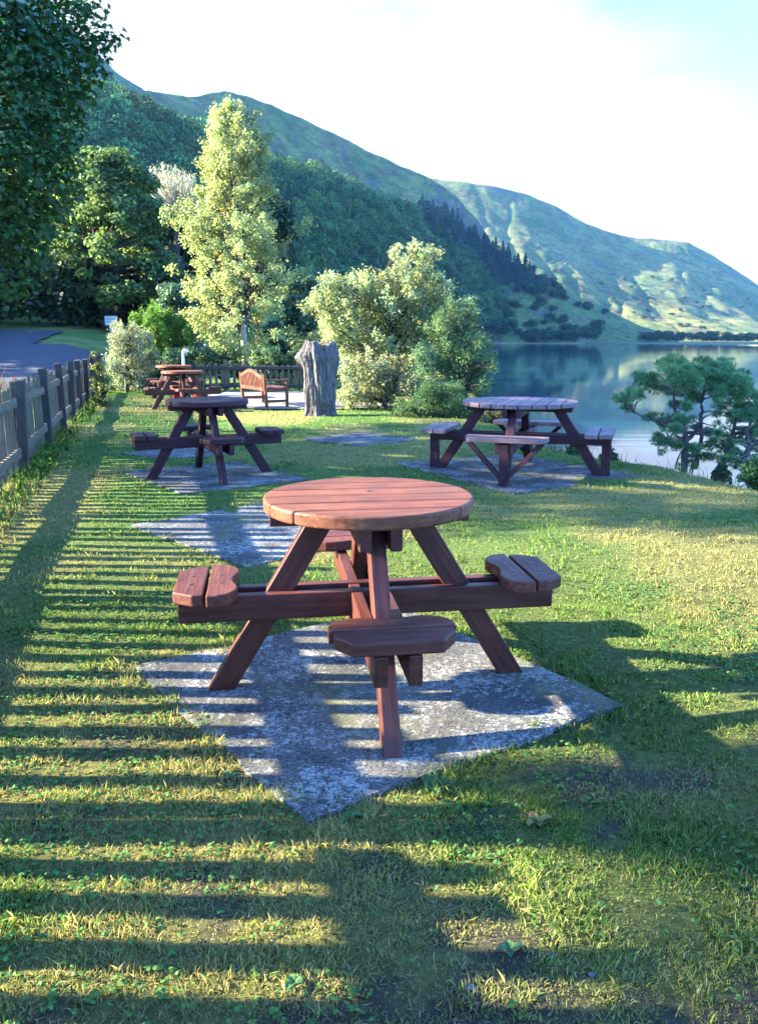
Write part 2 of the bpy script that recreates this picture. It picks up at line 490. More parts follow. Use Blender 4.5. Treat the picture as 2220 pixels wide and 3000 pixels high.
def fell_mat(name, grass, pale, bracken, rock, sc=1.0, rock_at=0.62, scree=0.0):
    m, N, L, B = mat_new(name)
    t = N.new('ShaderNodeTexCoord'); g = N.new('ShaderNodeNewGeometry')
    v = t.outputs['Object']
    n1 = n_noise(N, L, 0.012 * sc, 7, 0.6, v)
    r1 = n_ramp(N, L, n1.outputs[0], [(0.36, grass), (0.58, pale)])
    n2 = n_noise(N, L, 0.03 * sc, 6, 0.65, n_map(N, L, v, (1, 1, 2.0), (40, 10, 0)).outputs[0])
    f2 = n_ramp(N, L, n2.outputs[0], [(0.50, (0, 0, 0)), (0.62, (1, 1, 1))])
    mx = n_mix(N, L, f2.outputs[0], r1.outputs[0], bracken)
    sp = N.new('ShaderNodeSeparateXYZ'); L.new(g.outputs['Normal'], sp.inputs[0])
    n3 = n_noise(N, L, 0.05 * sc, 6, 0.7, v)
    ad = N.new('ShaderNodeMath'); ad.operation = 'MULTIPLY_ADD'
    L.new(n3.outputs[0], ad.inputs[0]); ad.inputs[1].default_value = -0.5; L.new(sp.outputs[2], ad.inputs[2])
    fr = n_ramp(N, L, ad.outputs[0], [(rock_at - 0.25, (1, 1, 1)), (rock_at - 0.13, (0, 0, 0))])
    mx2 = n_mix(N, L, fr.outputs[0], mx.outputs['Result'], rock)
    n4 = n_noise(N, L, 0.35 * sc, 5, 0.7, v)
    r4 = n_ramp(N, L, n4.outputs[0], [(0.3, (0.65, 0.65, 0.65)), (0.7, (1.3, 1.3, 1.3))])
    n5 = n_noise(N, L, 0.075 * sc, 8, 0.72, n_map(N, L, v, (1, 1, 1.6), (7, 31, 3)).outputs[0], 0.8)
    r5 = n_ramp(N, L, n5.outputs[0], [(0.34, (0.48, 0.46, 0.44)), (0.5, (1, 1, 1)), (0.68, (1.4, 1.36, 1.25))])
    mxb = n_mix(N, L, 1.0, mx2.outputs['Result'], r5.outputs[0], 'MULTIPLY')
    n6 = n_noise(N, L, 0.016 * sc, 9, 0.7, n_map(N, L, v, (1, 1, 0.5), (70, 3, 8)).outputs[0], 0.5)
    f6 = n_ramp(N, L, n6.outputs[0], [(0.585, (0, 0, 0)), (0.615, (0.85, 0.85, 0.85))])
    mxc = n_mix(N, L, f6.outputs[0], mxb.outputs['Result'], rock)
    mx3 = n_mix(N, L, 1.0, mxc.outputs['Result'], r4.outputs[0], 'MULTIPLY')
    L.new(mx3.outputs['Result'], B.inputs['Base Color'])
    B.inputs['Roughness'].default_value = 0.95
    B.inputs['Specular IOR Level'].default_value = 0.1
    n_bump(N, L, n4.outputs[0], 0.5, 3.0, B)
    return m

# ------------------------------------------------------------------ ground
EDGE = np.array([(-60, 7.0), (-6, 5.2), (0, 4.9), (5, 4.5), (7.5, 3.75), (8.9, 3.35), (9.5, 2.85), (10.2, 2.45), (12, 2.15),
                 (15.5, 2.0), (18, 2.3), (24, 2.6), (45, 3.0), (100, 5), (300, 20), (690, 70), (900, 100)], float)
def edge_x(Y): return np.interp(Y, EDGE[:, 0], EDGE[:, 1])
def gz(x, y):
    x = np.asarray(x, float); y = np.asarray(y, float)
    xe = edge_x(y)
    d = x - xe
    z = -np.clip(d + 0.25, 0, None) ** 1.25 * 0.55
    z = np.maximum(z, -5.0)
    near = np.exp(-((x / 6) ** 2)) * 0 + 1
    z = z + (fbm(x * 0.9, y * 0.9, 3, 3) - 0.5) * 0.05 * near
    lot = sstep(0.8, 2.2, fence_x(y) - x) * sstep(0, 10, y)
    z = z + 0.28 * lot + 0.10 * np.clip(y - 26, 0, 45) * sstep(-6.0, -9.0, x)
    return z
def fence_x(Y): return -3.78 - 0.279 * (np.asarray(Y, float) - 8.42)

def dry_f(x, y):      # straw coloured patches
    return sstep(0.47, 0.66, fbm(x * 0.75 + 3, y * 0.75, 21, 4) + 0.10 * np.exp(-((x - 1.0) ** 2 + (y - 1.7) ** 2) / 0.35)
                 + 0.06 * np.exp(-((x + 1.6) ** 2) / 0.5) * (y < 6) + 0.03 * (x > 2.4) * (y > 5) + 0.03 * (y > 10) + 0.05 * (x < 0) * (y < 7) + 0.07 * (1 - sstep(2.4, 3.8, y)))
def bare_f(x, y):     # bare earth patches near the front
    return sstep(0.52, 0.62, fbm(x * 4.2, y * 4.2, 33, 4)) * (1 - sstep(2.0, 4.0, y)) * 0.8

def make_ground():
    xs = np.concatenate([np.linspace(-600, -60, 28)[:-1], np.linspace(-60, -8, 60)[:-1], np.linspace(-8, 6.5, 182)[:-1],
                         np.linspace(6.5, 30, 40)[:-1], np.linspace(30, 200, 30)])
    ys = np.concatenate([np.linspace(-60, -3, 20)[:-1], np.linspace(-3, 13, 200)[:-1], np.linspace(13, 40, 110)[:-1],
                         np.linspace(40, 160, 60)[:-1], np.linspace(160, 900, 40)])
    X, Y = np.meshgrid(xs, ys, indexing='ij')
    Z = gz(X, Y)
    V = np.stack([X, Y, Z], -1).reshape(-1, 3)
    x, y = V[:, 0], V[:, 1]
    green = np.array((0.080, 0.150, 0.038)); straw = np.array((0.25, 0.215, 0.075)); soil = np.array((0.095, 0.092, 0.028))
    d = dry_f(x, y)[:, None] * 0.75; b = bare_f(x, y)[:, None]
    c = green * (0.75 + 0.5 * fbm(x * 1.7, y * 1.7, 5, 3))[:, None] * (1 - d) + straw * d
    nearf = (1 - sstep(3.0, 8.0, y))[:, None]
    c = c * (1 - nearf * 0.75) + soil * nearf * 0.75
    c = c * (1 - b) + np.array((0.045, 0.036, 0.036)) * b
    c = np.where((z_edge := (x - edge_x(y)) > 0.3)[:, None], c * 0.6 + np.array((0.10, 0.075, 0.045)) * 0.4, c)
    o = link('ground', np_mesh('ground', V, grid_faces(len(xs), len(ys)), c, True), M_GROUND)
    tag(o, kind='structure')
make_ground()

# lake
me = bpy.data.meshes.new('lake')
me.from_pydata([(-300, -400, LAKE_Z), (3500, -400, LAKE_Z), (3500, 3500, LAKE_Z), (-300, 3500, LAKE_Z)], [], [(0, 1, 2, 3)])
tag(link('lake_water', me, water_mat()), kind='structure')

def sheet(name, pts, z, mat, sub=0.0, rough_edge=0.0, kind='structure', thick=0.0):
    """flat patch with an uneven outline; pts counter-clockwise"""
    P = []
    n = len(pts)
    for i in range(n):
        a = np.array(pts[i], float); b = np.array(pts[(i + 1) % n], float)
        k = max(1, int(np.linalg.norm(b - a) / sub)) if sub else 1
        for j in range(k):
            p = a + (b - a) * j / k
            if rough_edge and not (j == 0 and False):
                p = p + (np.array((fbm(p[0] * 3.1, p[1] * 3.1, 50, 4), fbm(p[0] * 3.1, p[1] * 3.1, 60, 4))) - 0.5) * 2 * rough_edge
            P.append(p)
    m = len(P)
    zt = [float(z(p[0], p[1])) if callable(z) else z for p in P]
    vs = [(p[0], p[1], q) for p, q in zip(P, zt)]
    fs = [tuple(range(m))]
    if thick:
        vs += [(p[0], p[1], q - thick) for p, q in zip(P, zt)]
        fs += [(i, m + i, m + (i + 1) % m, (i + 1) % m) for i in range(m)]
    me = bpy.data.meshes.new(name); me.from_pydata(vs, [], fs); me.update()
    o = link(name, me, mat)
    if kind: tag(o, kind=kind)
    return o

# concrete slabs (things of their own, set into the lawn)
SLABS = [
    ([(-1.075, 3.25), (-0.21, 2.10), (0.965, 2.90), (0.12, 4.03)], 'speckled concrete slab under the nearest round picnic table'),
    ([(-1.90, 5.92), (-0.83, 4.80), (0.20, 5.75), (-0.84, 6.92)], 'empty concrete slab just behind the nearest round picnic table'),
    ([(-2.75, 8.45), (-1.80, 7.18), (-0.70, 7.95), (-1.65, 9.15)], 'concrete slab under the dark round table in front of the far tables'),
    ([(-3.25, 9.85), (-2.55, 9.35), (-1.75, 9.75), (-2.4, 10.45)], 'concrete slab half hidden behind the dark round table'),
    ([(-1.12, 11.35), (-0.25, 10.45), (0.62, 11.25), (-0.2, 12.2)], 'bare concrete slab in the lawn in front of the tree stump'),
    ([(0.16, 9.05), (1.24, 7.20), (2.72, 8.14), (1.68, 9.75)], 'large concrete slab under the big round table by the lake'),
]
SLAB_TOP = 0.012
for pts, lab in SLABS:
    o = sheet('concrete_slab', pts, SLAB_TOP, M_CONC, 0.03, 0.045, None, 0.10)
    tag(o, lab, 'concrete slab', 'concrete slabs set in the lawn')

def in_poly(x, y, pts, grow=0.0):
    pts = np.array(pts, float); c = pts.mean(0)
    inside = np.ones_like(x, bool)
    n = len(pts)
    for i in range(n):
        a, b = pts[i], pts[(i + 1) % n]
        e = (b - a) / np.linalg.norm(b - a)
        s = (x - a[0]) * -e[1] + (y - a[1]) * e[0]
        inside &= s > -grow
    return inside

GRAVEL = [(-3.6, 17.6), (-2.6, 16.2), (-0.9, 16.0), (0.3, 16.6), (0.5, 17.4), (-0.8, 18.0), (-1.2, 20.0), (-2.2, 21.4), (-4.0, 21.2), (-4.2, 19.5)]
sheet('gravel_path', GRAVEL, lambda x, y: float(gz(x, y)) + 0.028, gravel_mat(), 0.25, 0.12)
LOT = [(-60, 9), (-6.3, 9), (-7.3, 15), (-9.7, 24), (-10.5, 30), (-11.2, 33.5), (-14.6, 34.6), (-15.6, 40.5), (-26, 41.5), (-60, 41)]
def road():
    xs = np.arange(-60, -5.9, 0.3); ys = np.arange(9, 41.8, 0.3)
    X, Y = np.meshgrid(xs, ys, indexing='ij')
    V = np.stack([X, Y, gz(X, Y) + 0.07], -1).reshape(-1, 3)
    F = grid_faces(len(xs), len(ys)); c = V[F].mean(1)
    x = c[:, 0] + 0.5 * (fbm(c[:, 0] * .8, c[:, 1] * .8, 50, 3) - .5); y = c[:, 1]
    ins = np.zeros(len(F), bool)
    for i in range(len(LOT)):
        x0, y0 = LOT[i]; x1, y1 = LOT[(i + 1) % len(LOT)]
        ins ^= ((y0 > y) != (y1 > y)) & (x < (x1 - x0) * (y - y0) / ((y1 - y0) or 1e-9) + x0)
    F = F[ins]; used = np.unique(F); mp_ = np.zeros(len(V), int); mp_[used] = np.arange(len(used))
    tag(link('road', np_mesh('road', V[used], mp_[F], None, True), asphalt_mat()), kind='structure')
road()

# ------------------------------------------------------------------ timber parts
def box_bm(bm, lo, hi):
    vs = [bm.verts.new((x, y, z)) for x in (lo[0], hi[0]) for y in (lo[1], hi[1]) for z in (lo[2], hi[2])]
    for f in ((0, 1, 3, 2), (4, 6, 7, 5), (0, 4, 5, 1), (2, 3, 7, 6), (0, 2, 6, 4), (1, 5, 7, 3)):
        bm.faces.new([vs[i] for i in f])

def prism_bm(bm, poly, z0, z1):
    a = [bm.verts.new((p[0], p[1], z0)) for p in poly]
    b = [bm.verts.new((p[0], p[1], z1)) for p in poly]
    n = len(poly)
    bm.faces.new(a[::-1]); bm.faces.new(b)
    for i in range(n): bm.faces.new((a[i], a[(i + 1) % n], b[(i + 1) % n], b[i]))

def finish(bm, name, bevel=0.004, seg=2, ang=35):
    bmesh.ops.recalc_face_normals(bm, faces=bm.faces[:])
    if bevel:
        ed = [e for e in bm.edges if len(e.link_faces) == 2 and e.calc_face_angle(0) > R(ang)]
        bmesh.ops.bevel(bm, geom=ed, offset=bevel, segments=seg, affect='EDGES', profile=0.5)
    me = bpy.data.meshes.new(name)
    bm.to_mesh(me); bm.free()
    return me

def frame(o, x, y):
    x = Vector(x).normalized(); y = Vector(y).normalized(); z = x.cross(y).normalized(); y = z.cross(x)
    return Matrix(((x[0], y[0], z[0], o[0]), (x[1], y[1], z[1], o[1]), (x[2], y[2], z[2], o[2]), (0, 0, 0, 1)))

def beam(name, p0, p1, up, w, h, mat, parent, bevel=0.004):
    """straight timber from p0 to p1, width w across, height h along up"""
    p0 = Vector(p0); p1 = Vector(p1); L = (p1 - p0).length
    bm = bmesh.new(); box_bm(bm, (-L / 2, -h / 2, -w / 2), (L / 2, h / 2, w / 2))
    return link(name, finish(bm, name, bevel), mat, parent, frame((p0 + p1) / 2, p1 - p0, up))

def radial_prism(name, poly_rz, th, ang, mat, parent, along, bevel=0.004, t_off=0.0):
    """prism drawn in the (radius, height) plane of an arm, thickness across"""
    er = Vector((math.cos(ang), math.sin(ang), 0)); et = Vector((-math.sin(ang), math.cos(ang), 0)); ez = Vector((0, 0, 1))
    a = Vector((along[0], along[1])).normalized(); b = Vector((-a[1], a[0]))
    c = sum((Vector(p) for p in poly_rz), Vector((0, 0))) / len(poly_rz)
    loc = [((Vector(p) - c).dot(a), (Vector(p) - c).dot(b)) for p in poly_rz]
    bm = bmesh.new(); prism_bm(bm, loc, -th / 2, th / 2)
    M = frame(er * c[0] + ez * c[1] + et * t_off, er * a[0] + ez * a[1], er * b[0] + ez * b[1])
    return link(name, finish(bm, name, bevel), mat, parent, M)

def arc(r, a0, a1, n): return [(r * math.cos(a0 + (a1 - a0) * k / n), r * math.sin(a0 + (a1 - a0) * k / n)) for k in range(n + 1)]

def round_top(Rad, n_pl, gap, z0, z1, bevel):
    bm = bmesh.new()
    w = 2 * Rad / n_pl
    for k in range(n_pl):
        y0 = -Rad + k * w + (gap / 2 if k else 0); y1 = -Rad + (k + 1) * w - (gap / 2 if k < n_pl - 1 else 0)
        a0 = math.asin(max(-1, min(1, y0 / Rad))); a1 = math.asin(max(-1, min(1, y1 / Rad)))
        rgt = arc(Rad, a0, a1, 10); lft = [(-x, y) for x, y in rgt[::-1]]
        P = rgt + lft
        Q = []
        for p in P:
            if not Q or math.dist(p, Q[-1]) > 1e-4: Q.append(p)
        if math.dist(Q[0], Q[-1]) < 1e-4: Q.pop()
        prism_bm(bm, Q, z0, z1)
    return finish(bm, 'tabletop', bevel, 3, 40)

screw_me = None
def screw_mesh():
    global screw_me
    if screw_me is None:
        bm = bmesh.new(); prism_bm(bm, arc(0.0085, 0, 2 * math.pi * 15 / 16, 15), 0, 0.002)
        screw_me = finish(bm, 'screw', 0.0008, 1)
        screw_me.materials.append(M_SCREW)
    return screw_me

def seat_mesh(kind):
    """local frame: x = along the planks (across the arm), y = outwards"""
    bm = bmesh.new()
    if kind == 'small':
        inner = [(-0.213, 0.118), (-0.213, 0.075), (-0.20, 0.045), (-0.172, 0.020), (-0.135, 0.006), (-0.095, 0.005), (-0.055, 0.016), (-0.02, 0.026),
                 (0.02, 0.026), (0.055, 0.016), (0.095, 0.005), (0.135, 0.006), (0.172, 0.020), (0.20, 0.045), (0.213, 0.075), (0.213, 0.118)]
        outer = [(-0.198, 0.130), (0.198, 0.130), (0.198, 0.170), (0.145, 0.245), (-0.145, 0.245), (-0.198, 0.170)]
        prism_bm(bm, inner, 0, 0.048); prism_bm(bm, outer, 0.0, 0.0475)
        return finish(bm, 'seat', 0.007, 3, 30)
    inner = [(-0.40, 0.0), (0.40, 0.0), (0.40, 0.125), (-0.40, 0.125)]
    outer = [(-0.40, 0.137), (0.40, 0.137), (0.34, 0.27), (-0.34, 0.27)]
    prism_bm(bm, inner, 0, 0.045); prism_bm(bm, outer, 0, 0.0447)
    return finish(bm, 'seat', 0.006, 2, 30)

def small_table(name, label, loc, rz, wood, top_wood, group):
    t = empty(name, loc, rz); tag(t, label, 'picnic table', group)
    T = 0.783; Rad = 0.414
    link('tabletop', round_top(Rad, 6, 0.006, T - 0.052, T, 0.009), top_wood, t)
    bm = bmesh.new(); prism_bm(bm, arc(0.0115, 0, 2 * math.pi * 15 / 16, 15), 0, 0.0015)
    link('parasol_hole', finish(bm, 'parasol_hole', 0), M_HOLE, t, Matrix.Translation((0.012, 0.07, T)))
    for ax, dz, hh, ln in ((0, 0.0, 0.05, 0.392), (math.pi / 2, -0.002, 0.088, 0.36)):
        e = Vector((math.cos(ax), math.sin(ax), 0)); s = Vector((-math.sin(ax), math.cos(ax), 0))
        for sg in (-1, 1):
            c = s * 0.056 * sg + Vector((0, 0, T - 0.052 - hh / 2 + dz))
            beam('bearer', c - e * ln, c + e * ln, (0, 0, 1), 0.045, hh, wood, t)
    for k in range(4):
        a = k * math.pi / 2
        d = Vector((0.44, -0.735)).normalized(); hw = 0.047 / abs(d[1])
        r0, z0 = 0.165, T - 0.054; r1, z1 = 0.603, 0.0
        radial_prism('leg', [(r0 - hw, z0), (r1 - hw, z1), (r1 + hw, z1), (r0 + hw, z0)], 0.062, a, wood, t, (d[0], d[1]))
    ZB = 0.410
    for ax, dz in ((0, 0.0), (math.pi / 2, -0.005)):
        e = Vector((math.cos(ax), math.sin(ax), 0)); s = Vector((-math.sin(ax), math.cos(ax), 0))
        for sg in (-1, 1):
            c = s * 0.056 * sg + Vector((0, 0, ZB - 0.052 + dz))
            beam('seat_beam', c - e * 0.752, c + e * 0.752, (0, 0, 1), 0.045, 0.104, wood, t)
    sm = seat_mesh('small')
    for k in range(4):
        a = k * math.pi / 2
        er = Vector((math.cos(a), math.sin(a), 0)); et = Vector((-math.sin(a), math.cos(a), 0))
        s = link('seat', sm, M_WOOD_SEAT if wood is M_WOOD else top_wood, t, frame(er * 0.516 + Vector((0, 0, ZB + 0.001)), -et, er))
        for (sx, sy) in ((-0.055, 0.07), (0.055, 0.075), (-0.055, 0.185), (0.055, 0.185)):
            link('screw', screw_mesh(), None, s, Matrix.Translation((sx, sy, 0.0478)))
    return t

GRP = 'round picnic tables with four fixed seats'
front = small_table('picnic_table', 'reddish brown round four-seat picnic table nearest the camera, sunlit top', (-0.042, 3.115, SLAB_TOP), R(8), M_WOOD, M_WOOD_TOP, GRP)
def table_copy(src, label, loc, rz, wood=None):
    c = copy_tree(src); c.location = loc; c.rotation_euler = (0, 0, rz); c['label'] = label
    return c
dark = small_table('picnic_table', 'shade-toned round four-seat picnic table in shade by the wooden fence', (-1.75, 8.2, SLAB_TOP), R(24), M_WOOD_D, M_WOOD_D, GRP)
table_copy(front, 'reddish round picnic table on the far lawn, nearer of the two beside each other', (-3.98, 16.4, -0.02), R(18))
table_copy(front, 'reddish round picnic table behind another table, next to the white post', (-4.85, 19.2, 0.0), R(-20))

def big_table(loc, rz):
    t = empty('picnic_table', loc, rz)
    tag(t, 'large round picnic table with weathered plank top and braced seats by the lake', 'picnic table')
    T = 0.75; Rad = 0.60
    link('tabletop', round_top(Rad, 9, 0.010, T - 0.045, T, 0.005), M_WOOD_T, t, Matrix.Rotation(R(90), 4, 'Z'))
    for ax, dz, hh in ((0, 0.0, 0.06), (math.pi / 2, -0.002, 0.085)):
        e = Vector((math.cos(ax), math.sin(ax), 0)); s = Vector((-math.sin(ax), math.cos(ax), 0))
        for sg in (-1, 1):
            c = s * 0.066 * sg + Vector((0, 0, T - 0.045 - hh / 2 + dz))
            beam('bearer', c - e * 0.55, c + e * 0.55, (0, 0, 1), 0.045, hh, M_WOOD_D, t)
    ZB = 0.415
    for ax, dz in ((0, 0.0), (math.pi / 2, -0.005)):
        e = Vector((math.cos(ax), math.sin(ax), 0)); s = Vector((-math.sin(ax), math.cos(ax), 0))
        for sg in (-1, 1):
            c = s * 0.066 * sg + Vector((0, 0, ZB - 0.05 + dz))
            beam('seat_beam', c - e * 0.945, c + e * 0.945, (0, 0, 1), 0.045, 0.10, M_WOOD_D, t)
    sm = seat_mesh('big')
    for k in range(4):
        a = k * math.pi / 2
        er = Vector((math.cos(a), math.sin(a), 0)); et = Vector((-math.sin(a), math.cos(a), 0)); ez = Vector((0, 0, 1))
        d = Vector((0.46, -0.70)).normalized(); hw = 0.05 / abs(d[1])
        r0, z0, r1, z1 = 0.38, T - 0.046, 0.845, 0.0
        radial_prism('leg', [(r0 - hw, z0), (r1 - hw, z1), (r1 + hw, z1), (r0 + hw, z0)], 0.08, a, M_WOOD_D, t, (d[0], d[1]))
        radial_prism('post', [(0.862, 0.004), (0.955, 0.004), (0.955, 0.40), (0.862, 0.40)], 0.083, a, M_WOOD_D, t, (0, 1))
        link('seat', sm, M_WOOD_T, t, frame(er * 0.705 + ez * (ZB + 0.001), -et, er))
        if k in (1, 3):
            for sg in (-1, 1):
                p0 = er * 0.915 + et * 0.03 * sg + ez * 0.07; p1 = er * 0.875 + et * 0.355 * sg + ez * 0.41
                beam('brace', p0, p1, er, 0.045, 0.05, M_WOOD_D, t)
    return t
big_table((1.48, 8.47, SLAB_TOP), R(-18))

# ------------------------------------------------------------------ bench
def make_bench(loc, rz):
    t = empty('garden_bench', loc, rz); t.scale = (0.90, 0.90, 1.0)
    tag(t, 'varnished wooden garden bench with slatted arched back beside the stump', 'bench')
    W, D = 1.55, 0.50         # x along the bench, y forwards
    ez = (0, 0, 1)
    for sx in (-1, 1):
        x = sx * (W / 2 - 0.035)
        beam('leg', (x, -D / 2, 0), (x, -D / 2 - 0.05, 0.66), (1, 0, 0), 0.06, 0.065, M_BENCH, t)
        beam('leg', (x, D / 2, 0), (x, D / 2, 0.52), (1, 0, 0), 0.06, 0.06, M_BENCH, t)
        beam('armrest', (x, -D / 2 - 0.02, 0.535), (x, D / 2 + 0.06, 0.545), ez, 0.085, 0.035, M_BENCH, t)
        beam('stretcher', (x, -D / 2 + 0.03, 0.12), (x, D / 2 - 0.03, 0.12), ez, 0.04, 0.05, M_BENCH, t)
        beam('seat_rail', (x, -D / 2 + 0.03, 0.335), (x, D / 2 - 0.03, 0.345), ez, 0.04, 0.07, M_BENCH, t)
    beam('seat_rail', (-W / 2 + 0.06, D / 2 - 0.01, 0.34), (W / 2 - 0.06, D / 2 - 0.01, 0.34), ez, 0.035, 0.075, M_BENCH, t)
    bm = bmesh.new()
    for k in range(6):
        y = -D / 2 + 0.04 + k * 0.083
        box_bm(bm, (-W / 2 + 0.02, y, 0.385 - 0.012 * math.sin(k / 5 * math.pi)), (W / 2 - 0.02, y + 0.068, 0.405 - 0.012 * math.sin(k / 5 * math.pi)))
    link('seat', finish(bm, 'seat', 0.004), M_BENCH, t)
    # back: bottom rail, arched top rail, slats
    b = empty_part = None
    bm = bmesh.new()
    n = 24
    pts_b, pts_t = [], []
    for k in range(n + 1):
        x = -W / 2 + 0.065 + (W - 0.13) * k / n
        u = (x / (W / 2 - 0.065))
        z = 0.56 + 0.13 * (math.cos(u * math.pi) * 0.5 + 0.5) ** 0.8
        pts_b.append((x, z)); pts_t.append((x, z + 0.07))
    prism_bm(bm, pts_b + pts_t[::-1], -0.018, 0.018)
    Mb = frame((0, -D / 2 - 0.02, 0), (1, 0, 0), (0, -0.09, 1))
    back = link('backrest', finish(bm, 'backrest', 0.004), M_BENCH, t, Mb)
    bm = bmesh.new(); box_bm(bm, (-W / 2 + 0.065, 0.33, -0.018), (W / 2 - 0.065, 0.40, 0.018))
    link('back_rail', finish(bm, 'back_rail', 0.004), M_BENCH, back, Matrix.Identity(4))
    sl = 17
    for k in range(sl):
        x = -W / 2 + 0.10 + (W - 0.20) * k / (sl - 1)
        u = x / (W / 2 - 0.065)
        z = 0.56 + 0.13 * (math.cos(u * math.pi) * 0.5 + 0.5) ** 0.8
        bm = bmesh.new(); box_bm(bm, (-(z - 0.40) / 2 - 0.012, -0.017, -0.009), ((z - 0.40) / 2 + 0.012, 0.017, 0.009))
        link('slat', finish(bm, 'slat', 0.002, 1), M_BENCH, back, frame((x, (z + 0.40) / 2, 0), (0, 1, 0), (-1, 0, 0)))
    return t
make_bench((-2.42, 17.05, 0.03), R(-60))

# ------------------------------------------------------------------ stump
def stump_mat():
    m, N, L, B = mat_new('silvered_stump_wood')
    t = N.new('ShaderNodeTexCoord')
    mp_ = n_map(N, L, t.outputs['Object'], (16, 16, 1.3))
    n = n_noise(N, L, 1.6, 7, 0.65, mp_.outputs[0], 1.2)
    r = n_ramp(N, L, n.outputs[0], [(0.34, (0.025, 0.020, 0.020)), (0.52, (0.13, 0.115, 0.11)), (0.74, (0.27, 0.25, 0.24))])
    L.new(r.outputs[0], B.inputs['Base Color'])
    B.inputs['Roughness'].default_value = 0.85
    n_bump(N, L, n.outputs[0], 0.9, 0.04, B)
    return m
def make_stump(c):
    na, nz = 220, 110
    th = np.linspace(0, 2 * np.pi, na, endpoint=False); H = 1.36
    h = np.linspace(0, 1, nz)
    TH, HH = np.meshgrid(th, h, indexing='ij')
    prof = np.interp(h, [0, 0.06, 0.15, 0.25, 0.5, 0.75, 0.82, 0.90, 1.0], [0.40, 0.35, 0.33, 0.355, 0.36, 0.385, 0.41, 0.39, 0.34])[None, :]
    tw = TH + 0.35 * HH
    groove = (fbm(np.cos(tw) * 4.5 + 20 + HH * .6, np.sin(tw) * 4.5 + HH * 1.3, 71, 5) - 0.5)
    fine = (fbm(np.cos(tw) * 17 + 40, np.sin(tw) * 17 + HH * 4.5, 75, 4) - 0.5)
    rad = prof * (1 + 0.46 * groove + 0.24 * fine)
    # bulge on the upper left, root flare and hollow at the foot
    rad = rad + 0.17 * np.exp(-((TH - np.pi * 1.02) / 0.42) ** 2 - ((HH - 0.80) / 0.075) ** 2)
    rad = rad + 0.05 * np.exp(-((TH - np.pi * 0.02) / 0.5) ** 2 - ((HH - 0.75) / 0.2) ** 2)
    rad = rad - 0.16 * np.exp(-((TH - np.pi * 1.60) / 0.22) ** 2 - ((HH - 0.06) / 0.09) ** 2)
    rad = rad + 0.06 * np.exp(-((TH - np.pi * 1.68) / 0.25) ** 2 - ((HH - 0.21) / 0.04) ** 2)
    topz = H * (1 + 0.085 * (fbm(np.cos(th) * 2.2 + 9, np.sin(th) * 2.2, 81, 4) - 0.5) * 2 - 0.05 * np.exp(-((th - np.pi * 1.55) / 0.35) ** 2))
    Z = HH * topz[:, None]
    X = rad * np.cos(TH) * 1.0 + 0.03 * HH; Y = rad * np.sin(TH) * 0.85
    V = np.stack([X, Y, Z], -1)
    # top cap rings sinking inwards
    caps = []
    for k, (f, dz) in enumerate(((0.88, 0.03), (0.7, -0.04), (0.45, -0.12), (0.2, -0.16), (0.02, -0.17))):
        caps.append(np.stack([X[:, -1] * f, Y[:, -1] * f, Z[:, -1] + dz + 0.04 * (rng.random(na) - 0.5)], -1))
    V = np.concatenate([V, np.stack(caps, 1)], 1); nz2 = nz + len(caps)
    F = grid_faces(na, nz2).reshape(na - 1, nz2 - 1, 4)
    last = np.stack([(na - 1) * nz2 + np.arange(nz2 - 1), np.arange(nz2 - 1), np.arange(nz2 - 1) + 1, (na - 1) * nz2 + np.arange(nz2 - 1) + 1], -1)
    F = np.concatenate([F.reshape(-1, 4), last])
    root = empty('tree_stump', c); root.scale = (0.77, 0.77, 0.97)
    tag(root, 'tall silver-grey tree stump with deep grooves standing by the bench', 'tree stump')
    link('trunk', np_mesh('trunk', V.reshape(-1, 3), F, None, True), stump_mat(), root)
    # dry grass growing on its top
    n = 260
    a = rng.random(n) * 6.283; rr = 0.30 * np.sqrt(rng.random(n))
    p = np.stack([rr * np.cos(a) + 0.04, rr * np.sin(a) * .85, np.full(n, 1.27)], -1)
    P = blades(p, 0.07 + 0.11 * rng.random(n), 0.008, 0.5)
    cc = np.array((0.26, 0.24, 0.12)) * (0.6 + 0.8 * rng.random((n, 1)))
    link('dry_grass', polys('dry_grass', P, cc), M_GRASS, root)

def blades(base, length, width, lean, wdir=None):
    """pentagon blades (n,5,3)"""
    n = len(base)
    az = rng.random(n) * 2 * np.pi
    ln = np.abs(rng.normal(0, 1, n)) * lean
    d = np.stack([np.cos(az) * np.sin(ln), np.sin(az) * np.sin(ln), np.cos(ln)], -1)
    ln2 = ln * 1.9 + 0.25
    d2 = np.stack([np.cos(az) * np.sin(ln2), np.sin(az) * np.sin(ln2), np.cos(ln2)], -1)
    sa = rng.random(n) * 2 * np.pi
    s = np.stack([np.cos(sa), np.sin(sa), np.zeros(n)], -1)
    L = np.broadcast_to(np.asarray(length, float), (n,))[:, None]; w = np.broadcast_to(np.asarray(width, float), (n,))[:, None]
    mid = base + d * L * 0.5
    tip = mid + d2 * L * 0.55
    return np.stack([base - s * w / 2, base + s * w / 2, mid + s * w * 0.42, tip, mid - s * w * 0.42], 1)

make_stump((-1.11, 15.0, -0.02))

